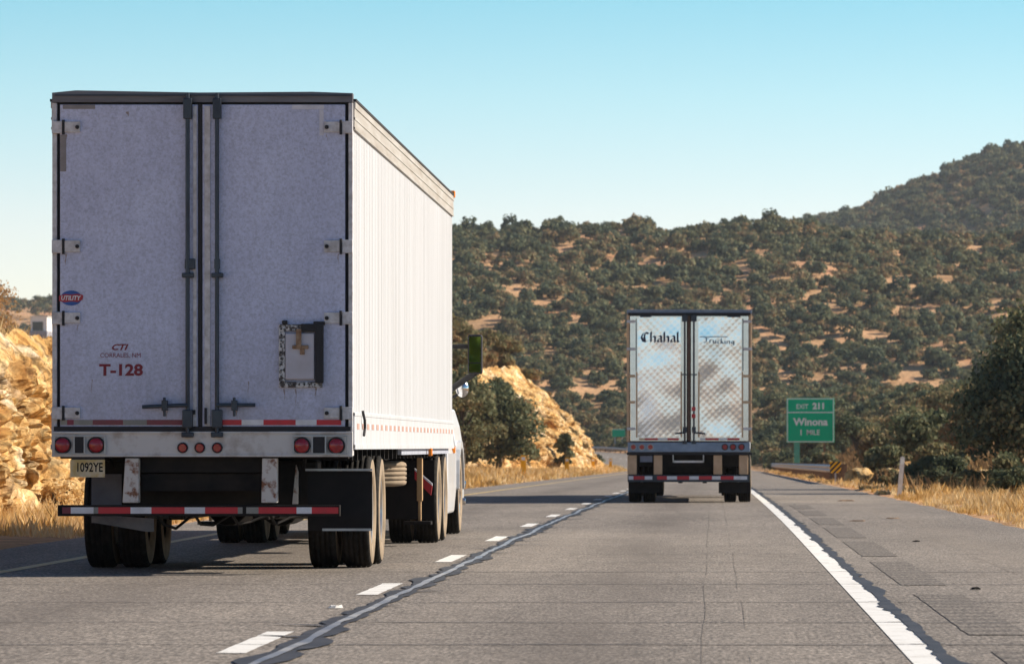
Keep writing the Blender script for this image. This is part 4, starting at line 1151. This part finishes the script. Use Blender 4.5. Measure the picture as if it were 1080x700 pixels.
    secs = [sec(17.0, 1.10, .95, 3.75), sec(17.15, 1.13, .95, 3.85), sec(19.2, 1.05, .95, 3.8), sec(19.9, 1.02, .95, 3.45), sec(20.5, 1.0, .95, 2.75), sec(21.2, .97, .95, 1.95), sec(22.3, .93, .7, 1.75), sec(22.75, .85, .7, 1.5)]
    for i, s_ in enumerate(secs):
        cab.v += s_
        if i:
            for k in range(16):
                a = (i-1)*16; cab.f.append((a+k, a+(k+1) % 16, a+16+(k+1) % 16, a+16+k)); cab.m.append(0)
    cab.f.append(tuple(reversed(range(16)))); cab.m.append(0); cab.f.append(tuple(range(len(cab.v)-16, len(cab.v)))); cab.m.append(0)
    cb = cab.build('cab', M['cab'], e)
    for sd in (-1, 1):
        MB().box(sd*1.05, sd*1.07, 18.9, 19.75, 2.0, 2.75).build('side_window', M['glass'], cb)
        # side skirt and front fender
        f = MB()
        f.prism([(sd*.80, .28), (sd*1.18, .28), (sd*1.21, .60), (sd*1.21, 1.02), (sd*1.16, 1.20), (sd*1.08, 1.50), (sd*.80, 1.55)][::sd], 'y', 16.9, 18.9)
        f.build('side_skirt', M['cab'], e, bevel=.03)
        f = MB(); sect = []
        for t in range(0, 11):
            an = math.pi*t/10; sect.append((19.75-.68*math.cos(an)*1.0, .58+.60*math.sin(an)))
        inner = [(19.75-.60*math.cos(math.pi*t/10), .56+.53*math.sin(math.pi*t/10)) for t in range(10, -1, -1)]
        f.prism((sect+inner), 'x', sd*.80, sd*1.235)
        f.build('front_fender', M['cab'], e)
        f = MB(); f.prism([(sd*.8, 1.1), (sd*1.19, 1.1), (sd*1.15, 1.35), (sd*1.08, 1.58), (sd*.8, 1.62)][::sd], 'y', 19.2, 20.9); f.build('hood_side', M['cab'], e, bevel=.03)
        f = MB(); f.box(sd*.8, sd*1.12, 20.45, 22.6, .35, 1.08); f.build('bumper_corner', M['cab'], e, bevel=.08)
        for zz, yy in ((.62, 20.55), (.40, 20.5)):
            q = MB(); q.cyl((sd*1.1, yy, zz), (sd*1.245, yy, zz), .05, .045, n=14); q.build('chrome_cap', M['chrome'], e, bevel=.01)
        wheel(e, sd*1.22, 19.75, sd, False, rimmat='chrome')
        # main mirror
        Sm = F/(y0+19.8)
        m = MB()
        mx0, mx1 = 1.30, 1.49
        if sd > 0:
            mx0, mx1 = (493.2-752)/Sm-cx, (508.8-752)/Sm-cx
        else: mx0, mx1 = -1.49, -1.30
        mz0, mz1 = CAMH+(470-394.5)/Sm, CAMH+(470-352.5)/Sm
        m.box(mx0, mx1, 19.8, 19.92, mz0, mz1)
        mh = m.build('mirror', M['seal'], e, bevel=.03)
        for (za_, zb_) in ((mz0+.15, mz1-.03), (mz0+.025, mz0+.135)):
            ya_, yb_ = (19.780, 19.796) if sd > 0 else (19.796, 19.780)
            g = MB(); g.prism([(mx0+.022, 19.799), (mx0+.022, ya_), (mx1-.022, yb_), (mx1-.022, 19.799)], 'z', za_, zb_)
            g.build('mirror_glass', M['mirror'], mh)
        ar = MB(); ar.cyl((sd*1.02, 20.2, mz0-.22), (sd*abs((mx0+mx1)/2), 19.87, mz0+.02), .04, n=10); ar.cyl((sd*1.1, 19.95, (mz0+mz1)/2+.1), (sd*abs(mx0), 19.88, (mz0+mz1)/2+.1), .03, n=8)
        ar.build('mirror_arm', M['seal'], mh)
        Sh = F/(y0+21.0)
        import bmesh
        bm = bmesh.new(); bmesh.ops.create_uvsphere(bm, u_segments=24, v_segments=14, radius=1)
        hx = (487.5-752)/Sh-cx if sd > 0 else -((487.5-752)/Sh-cx)
        for vtx in bm.verts: vtx.co = Vector((vtx.co.x*.085+hx, vtx.co.y*.07+21.0, vtx.co.z*.115+CAMH+(470-409.5)/Sh))
        me = bpy.data.meshes.new('hood_mirror'); bm.to_mesh(me); bm.free(); me.materials.append(M['chrome'])
        for p_ in me.polygons: p_.use_smooth = True
        o = bpy.data.objects.new('hood_mirror', me); COL.objects.link(o); o.parent = e
        MB().cyl((sd*.95, 21.1, 1.70), (hx, 21.03, CAMH+(470-414)/Sh), .018, n=8).build('hood_mirror_stem', M['seal'], o)
        q = MB(); q.box(sd*1.10, sd*1.235, 18.1, 18.2, 1.02, 1.10); q.build('side_marker', M['amber'], e, bevel=.01)
        MB().cyl((sd*.85, 16.6, .55), (sd*.85, 17.0, .55), .32, n=24).build('fuel_tank', M['alu'], e)
    ws = MB(); ws.add([(-.95, 19.98, 3.35), (.95, 19.98, 3.35), (.93, 20.62, 2.5), (-.93, 20.62, 2.5)], [(0, 3, 2, 1)])
    wso = ws.build('windshield', M['glass'], cb); wso.location = (0, .06, .03)
    g = MB(); g.box(-.55, .55, 22.76, 22.80, .75, 1.4); g.build('grille', M['chrome'], e)
    for sd in (-1, 1): MB().box(sd*.62, sd*.92, 22.62, 22.78, 1.0, 1.25).build('headlight', M['delin'], e, bevel=.03)
    return e
near_truck()

# ------------------------------------------------------------------ far truck
def far_truck():
    y0 = 102.4; cx = -.49; S = F/y0; zg = zr(103)
    e = empty('semi_truck', (cx, y0, zg), 'far semi truck with shiny quilted stainless rear doors in the right lane', 'semi truck')
    X = lambda p: (p-752)/S - cx
    Z = lambda q: CAMH + (470-q)/S - zg
    xl, xr = X(661), X(793); L = 16.2
    sh = MB(); sh.box(xl+.03, xr-.03, .12, L, 1.1, Z(329.5)); sh.build('box_body', M['side'], e, bevel=.03)
    MB().box(xl, xr, -.01, .2, Z(331), Z(326.5)).build('header', simple('blue_grey_header', (0.20, 0.25, 0.33), .5), e, bevel=.01)
    MB().box(xl+.03, xr-.03, -.035, -.011, Z(332.5), Z(329.8)).build('drip_edge', M['seal'], e)
    MB().box(xl+.02, xr-.02, .03, .11, Z(465.5), Z(331.2)).build('door_seal', M['seal'], e)
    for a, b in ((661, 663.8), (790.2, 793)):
        MB().box(X(a), X(b), -.0, .12, Z(466), Z(331.5)).build('corner_post', M['tan2'], e, bevel=.01)  # sunlit frame edge painted into the tan of the posts
    # doors
    def quilt(x0, x1, z0, z1, dpar):
        """diamond quilted stainless sheet as real relief"""
        px_ = 0.076; pz_ = 0.066; nx = int(round((x1-x0)/px_))*4; nzv = int(round((z1-z0)/pz_))*4
        mb = MB()
        for j in range(nzv+1):
            z = z0+(z1-z0)*j/nzv
            for i in range(nx+1):
                x = x0+(x1-x0)*i/nx
                a = (x+z)/px_; b = (x-z)/pz_
                ha = abs(math.sin(math.pi*a*.5)); hb = abs(math.sin(math.pi*b*.5))
                hgt = .0006*(ha*hb)**.5 + .0075*nz(x+z*.5, z, 1.1, 3) + .003*nz(x, z, .4, 8)
                mb.v.append((x, -.021-hgt, z))
        for j in range(nzv):
            for i in range(nx):
                a = j*(nx+1)+i; mb.f.append((a, a+1, a+nx+2, a+nx+1)); mb.m.append(0)
        return mb.build('quilted_panel', M['quilt'], dpar, smooth=True)
    for (a, b, pa, pb) in ((664.5, 724.5, 672.5, 718), (728.5, 789.5, 736.5, 782)):
        d = MB().box(X(a), X(b), -.0115, .02, Z(465), Z(333)).build('door', M['stainless'], e, bevel=.006)
        quilt(X(pa), X(pb), Z(461), Z(334.5), d)
        for zz in (339, 368, 396.5, 424, 452):
            edge = a if a < 700 else b; s = 1 if a < 700 else -1
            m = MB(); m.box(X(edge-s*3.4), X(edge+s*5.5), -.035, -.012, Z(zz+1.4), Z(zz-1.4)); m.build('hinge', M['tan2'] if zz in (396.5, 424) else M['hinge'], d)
        for ex_ in ((671.5, 718.5) if a < 700 else (737, 783)): MB().box(X(ex_-.8), X(ex_+.8), -.033, -.012, Z(461), Z(392)).build('edge_strip', M['tan2'], d)  # sunlight on the lower door edges, put in as tan strips
        edge = 671 if a < 700 else 783.5
        MB().box(X(edge-.5), X(edge+.5), -.02, -.012, Z(391), Z(336)).build('seam', M['rod'], d)
        rx = 722.2 if a < 700 else 731.8
        m = MB(); m.cyl((X(rx), -.05, Z(467)), (X(rx), -.05, Z(332)), .02, n=10); m.box(X(rx-3), X(rx+3), -.07, -.012, Z(339), Z(332.5)); m.box(X(rx-3.4), X(rx+3.4), -.06, -.012, Z(395.5), Z(394.3)); m.box(X(rx-2), X(rx+2), -.06, -.012, Z(456), Z(450)); m.box(X(rx-2.4), X(rx+2.4), -.06, -.012, Z(468), Z(464.5))
        m.build('lock_rod', M['rod'], d)
        m = MB(); m.cyl((X(rx-10 if a < 700 else rx+12), -.06, Z(457)), (X(rx), -.06, Z(456)), .018, n=8); m.build('latch_handle', M['rod'], d)
        segs = [(674, 680, 'tan2'), (680, 694, 'red_tape'), (694, 704, 'white_tape'), (704, 716, 'red_tape')] if a < 700 else [(738, 744, 'white_tape'), (744, 758, 'red_tape'), (758, 767, 'white_tape'), (767, 780, 'red_tape')]
        tape_strip(d, [(X(p), X(q), k) for p, q, k in segs], Z(464), Z(461.8), -.02)
    MB().box(X(725), X(728), -.03, .03, Z(465), Z(333)).build('centre_seal', simple('brown_seal', (0.12, 0.07, 0.05), .7), e)
    for z_ in (431, 438.5): MB().box(X(729.5), X(733.5), -.085, -.075, Z(z_+2), Z(z_-2)).build('red_seal_tag', M['red_tape'], e)
    # stickers
    MB().box(X(675), X(687), -.036, -.030, Z(334.5), Z(332.8)).build('top_tag', M['rod'], e)
    MB().box(X(767), X(781), -.036, -.030, Z(334.5), Z(333.2)).build('top_tag', M['rod'], e)
    # broad nib lettering
    def nib(strokes, x0, z0, h, mb, wid=.19, ang=38):
        ca, sa = math.cos(rad(ang))*wid/2, math.sin(rad(ang))*wid/2
        for st in strokes:
            for (a, b) in zip(st[:-1], st[1:]):
                P = [(a[0]-ca, a[1]-sa), (a[0]+ca, a[1]+sa), (b[0]+ca, b[1]+sa), (b[0]-ca, b[1]-sa)]
                P = [(x0+p[0]*h, z0+p[1]*h) for p in P]
                ar = sum(P[i][0]*P[(i+1) % 4][1]-P[(i+1) % 4][0]*P[i][1] for i in range(4))
                if ar < 0: P = P[::-1]
                mb.add([(p[0], -.036, p[1]) for p in P], [(0, 1, 2, 3)])
    G = {'C': ([[(.62, .82), (.45, .95), (.2, .85), (.08, .5), (.2, .15), (.42, .05), (.66, .2)], [(.36, .85), (.3, .5), (.36, .15)]], .72),
         'h': ([[(.1, 1.0), (.1, .05)], [(.14, .5), (.28, .60), (.42, .52), (.42, .02)]], .52),
         'a': ([[(.1, .55), (.28, .64), (.38, .52), (.38, .1), (.46, .03)], [(.36, .36), (.16, .32), (.1, .14), (.2, .03), (.36, .14)]], .52),
         'l': ([[(.1, 1.0), (.1, .12), (.2, .03)]], .27),
         'T': ([[(.05, .85), (.25, .98), (.6, .85), (.78, .95)], [(.4, .85), (.38, .2), (.25, .04), (.08, .15)]], .72),
         'r': ([[(.1, .62), (.1, .05)], [(.12, .5), (.26, .63), (.36, .55)]], .40),
         'u': ([[(.1, .62), (.1, .14), (.2, .03), (.36, .14)], [(.38, .62), (.38, .1), (.46, .03)]], .52),
         'c': ([[(.36, .56), (.22, .63), (.1, .4), (.14, .1), (.26, .03), (.38, .12)]], .42),
         'k': ([[(.1, 1.0), (.1, .03)], [(.36, .62), (.14, .36), (.38, .04)]], .46),
         'i': ([[(.1, .62), (.1, .1), (.18, .03)], [(.08, .82), (.13, .86)]], .25),
         'n': ([[(.1, .62), (.1, .05)], [(.12, .5), (.28, .64), (.4, .52), (.4, .04)]], .52),
         'g': ([[(.36, .56), (.2, .62), (.1, .4), (.18, .1), (.34, .14), (.38, .6), (.38, -.15), (.22, -.28), (.08, -.2)]], .50)}
    def word(w, xa, xb, zb, zt, slope=0.0):
        mb = MB(); x = 0; tot = sum(G[c][1] for c in w)
        for c in w: nib(G[c][0], x, 0, 1, mb); x += G[c][1]
        k = (xb-xa)/tot; kz = (zt-zb)
        mb.v = [(xa+v[0]*k, v[1], zb+v[2]*kz + slope*v[0]*k) for v in mb.v]
        return mb
    word('Chahal', X(675.5), X(717), Z(361), Z(350)).build('lettering', simple('navy_lettering', (0.02, 0.03, 0.08), .5), e)
    nv = simple('blue_lettering', (0.17, 0.25, 0.36), .5)
    word('Trucking', X(741.5), X(775), Z(361.5), Z(355.8), -.05).build('lettering', nv, e)
    MB().box(X(738), X(767.5), -.036, -.031, Z(355.5), Z(354.6)).build('lettering_rule', nv, e)
    # sill, lights
    s = MB().box(X(662), X(791), -.04, .12, Z(476.5), Z(466.3)).build('rear_sill', simple('blue_grey_sill', (0.23, 0.30, 0.42), .4, .3), e, bevel=.01)
    MB().box(X(661), X(793), -.03, .1, Z(479.5), Z(476.8)).build('sill_lip', M['seal'], e)
    for grp in ((668, 677, 686), (764.5, 773, 782)):
        for c in grp:
            h = MB().cyl((X(c), -.055, Z(471.2)), (X(c), -.042, Z(471.2)), 3.5/S, n=18).build('tail_light', M['seal'] if c > 700 else M['lamp_frame'], e)
            MB().cyl((X(c), -.07, Z(471.2)), (X(c), -.056, Z(471.2)), 2.5/S, n=18).build('lens', M['lens'], h)
    for a, b in ((661.8, 671.5), (689.5, 698.5), (752.5, 761.5), (779.5, 789)):
        MB().box(X(a), X(b), .0, .12, Z(500.2), Z(479.8)).build('guard_post', M['tan2'], e, bevel=.01)
    gb = MB().box(X(662), X(790), -.03, .09, Z(508), Z(500.5)).build('underride_bar', M['rod'], e, bevel=.006)
    tape_strip(gb, [(X(a), X(b), k) for a, b, k in [(663, 668, 'white_tape'), (668, 680, 'red_tape'), (680, 688, 'white_tape'), (693, 703.5, 'red_tape'), (703.5, 714, 'white_tape'), (714, 727, 'red_tape'), (727, 737, 'white_tape'), (737, 751, 'red_tape'), (751, 760, 'white_tape'), (760, 774, 'red_tape'), (774, 788, 'white_tape')]], Z(505.5), Z(501.8), -.031)
    pf = MB(); pf.box(X(709.5), X(742.5), -.02, .0, Z(487.6), Z(485.5)); pf.box(X(709.5), X(710.5), -.02, 0, Z(487.6), Z(479.6)); pf.box(X(741.5), X(742.5), -.02, 0, Z(487.6), Z(479.6))
    pf.build('plate_frame', M['delin'], e)
    MB().box(X(675), X(688), .02, .04, Z(487), Z(480.5)).build('license_plate', simple('dim_plate', (0.18, 0.2, 0.27), .5), e)
    MB().box(xl+.1, xr-.1, .25, 13, .75, 1.1).build('frame', M['chassis'], e)
    MB().box(-.75, .75, .5, 1.0, .62, .95).build('suspension', M['chassis'], e)
    und = MB()
    for k in range(9): und.box(-.75+k*.17, -.66+k*.17, 1.2, 1.4, .40+.06*((k*7) % 3), .7)
    und.box(-.8, .8, 1.2, 3.8, .55, .75)
    und.build('brake_gear', M['chassis'], e)
    for a, b in ((663, 697), (758, 792)):
        MB().box(X(a), X(b), .36, .375, Z(520), Z(508.5)).build('mud_flap', M['flap'], e)
        MB().box(X(a+3), X(b-2), .345, .359, Z(513.5), Z(512.2)).build('flap_badge', M['chassis'], e)
    for cy in (1.6, 2.95):
        for sd in (-1, 1): wheel(e, sd*1.29, cy, sd, True)
    # tractor mostly hidden ahead
    for cy in (14.2, 15.5):
        for sd in (-1, 1): wheel(e, sd*1.25, cy, sd, True)
    for sd in (-1, 1): wheel(e, sd*1.22, 20.4, sd, False)
    c = MB(); c.box(-1.19, 1.19, 16.9, 19.8, .9, 3.7); c.prism([(19.8, .9), (22.6, .9), (22.7, 1.5), (20.8, 1.85), (20.3, 2.7), (19.8, 3.4)], 'x', -1.05, 1.05)
    c.build('cab', M['cab'], e, bevel=.05)
    MB().box(-.4, .4, 13, 21.5, .65, .95).build('tractor_frame', M['chassis'], e)
    return e
far_truck()

# ------------------------------------------------------------------ debris on the road
def debris(x, y, s, mat, label, flat=.25):
    mb = MB(); rs = random.Random(int(x*100+y))
    n = 9; pts = [(math.cos(6.283*i/n)*s*rs.uniform(.5, 1.1), math.sin(6.283*i/n)*s*rs.uniform(.5, 1.1)) for i in range(n)]
    mb.v = [(p[0], p[1], 0) for p in pts] + [(p[0]*.7+.01, p[1]*.75, s*flat*rs.uniform(.6, 1.3)) for p in pts]
    mb.f = [(i, (i+1) % n, (i+1) % n+n, i+n) for i in range(n)] + [tuple(range(n, 2*n))]; mb.m = [0]*len(mb.f)
    o = mb.build('road_debris', M[mat], None); o.location = (x, y, zr(y)+.006)
    return tag(o, label, 'debris')
debris((1028-752)*5772/152/F, 5772/152, .06, 'rubber', 'small black scrap on the right shoulder near photo edge')
debris((904-752)*5772/79/F, 5772/79, .16, 'wood', 'brown scrap on shoulder right of the edge line', .1)
debris((966-752)*5772/101.5/F, 5772/101.5, .06, 'rubber', 'small dark scrap in the middle of the shoulder')
debris((352-752)*5772/171.5/F, 5772/171.5, .07, 'delin', 'small pale scrap beside the lane dashes and tar seam')
debris((891-752)*5772/54.5/F, 5772/54.5, .25, 'wood', 'brown bark scrap on the shoulder near guardrail end', .1)
debris((941-752)*5772/76/F, 5772/76, .12, 'wood', 'tiny dark scrap on shoulder below the white marker post', .15)

# ------------------------------------------------------------------ air
hz = MB().box(-900, 700, -400, 2900, -30, 260).build('haze', simple('haze_tmp', (1, 1, 1)))
hm = bpy.data.materials.new('haze_air'); hm.use_nodes = True; hnt = hm.node_tree; hnt.nodes.remove(hnt.nodes['Principled BSDF'])
pv = hnt.nodes.new('ShaderNodeVolumePrincipled'); pv.inputs['Color'].default_value = (0.80, 0.88, 1.0, 1); pv.inputs['Density'].default_value = 0.00006; pv.inputs['Anisotropy'].default_value = 0.2
lnk(hnt, pv.outputs[0], hnt.nodes['Material Output'].inputs['Volume'])
hz.data.materials.clear(); hz.data.materials.append(hm); tag(hz, 'thin pale haze in the air', kind='stuff')

# ------------------------------------------------------------------ light and sky
dx, dy = 1.62, 0.5
el = math.atan(1/math.hypot(dx, dy)); az = math.atan2(dx, dy)      # azimuth clockwise from +Y
sun = bpy.data.lights.new('sun', 'SUN'); sun.energy = 5.0; sun.angle = rad(0.5); sun.color = (1.0, 0.88, 0.72)
so = bpy.data.objects.new('sun', sun); COL.objects.link(so)
d = Vector((dx, dy, 1)).normalized(); so.rotation_euler = d.to_track_quat('Z', 'Y').to_euler()
w = bpy.data.worlds.new('World'); scene.world = w; w.use_nodes = True
nt = w.node_tree; bg = nt.nodes['Background']
sky = nt.nodes.new('ShaderNodeTexSky'); sky.sky_type = 'NISHITA'; sky.sun_disc = False
sky.sun_elevation = el; sky.sun_rotation = az; sky.altitude = 1800; sky.air_density = 1.0; sky.dust_density = 0.6; sky.ozone_density = 2.0
tcw = nt.nodes.new('ShaderNodeTexCoord'); sxw = nt.nodes.new('ShaderNodeSeparateXYZ'); lnk(nt, tcw.outputs['Generated'], sxw.inputs[0])
grad = ramp(nt, sxw.outputs[2], [(0.0, (2.25, 1.86, 1.76)), (0.045, (2.05, 1.80, 1.74)), (0.07, (1.50, 1.76, 1.68)), (0.095, (0.88, 1.58, 1.56)), (0.22, (0.8, 1.0, 1.12))])
skc = mix(nt, 1.0, sky.outputs[0], grad, 'MULTIPLY')
lnk(nt, skc, bg.inputs['Color']); bg.inputs['Strength'].default_value = 0.055

# ------------------------------------------------------------------ camera
cam = bpy.data.cameras.new('camera'); co = bpy.data.objects.new('camera', cam); COL.objects.link(co)
co.location = (0, 0, CAMH); co.rotation_euler = (rad(90), 0, 0)
cam.sensor_width = 36; cam.lens = F/1080*36; cam.shift_x = -212/1080; cam.shift_y = 120/1080
cam.clip_start = 0.5; cam.clip_end = 20000
cam.dof.use_dof = True; cam.dof.focus_distance = 46; cam.dof.aperture_fstop = 9
scene.camera = co
scene.view_settings.view_transform = 'Standard'; scene.view_settings.look = 'None'; scene.view_settings.gamma = 1
scene.view_settings.exposure = 0.72
scene.render.resolution_x = 1024; scene.render.resolution_y = 663
scene.cycles.max_bounces = 6; scene.cycles.use_denoising = True
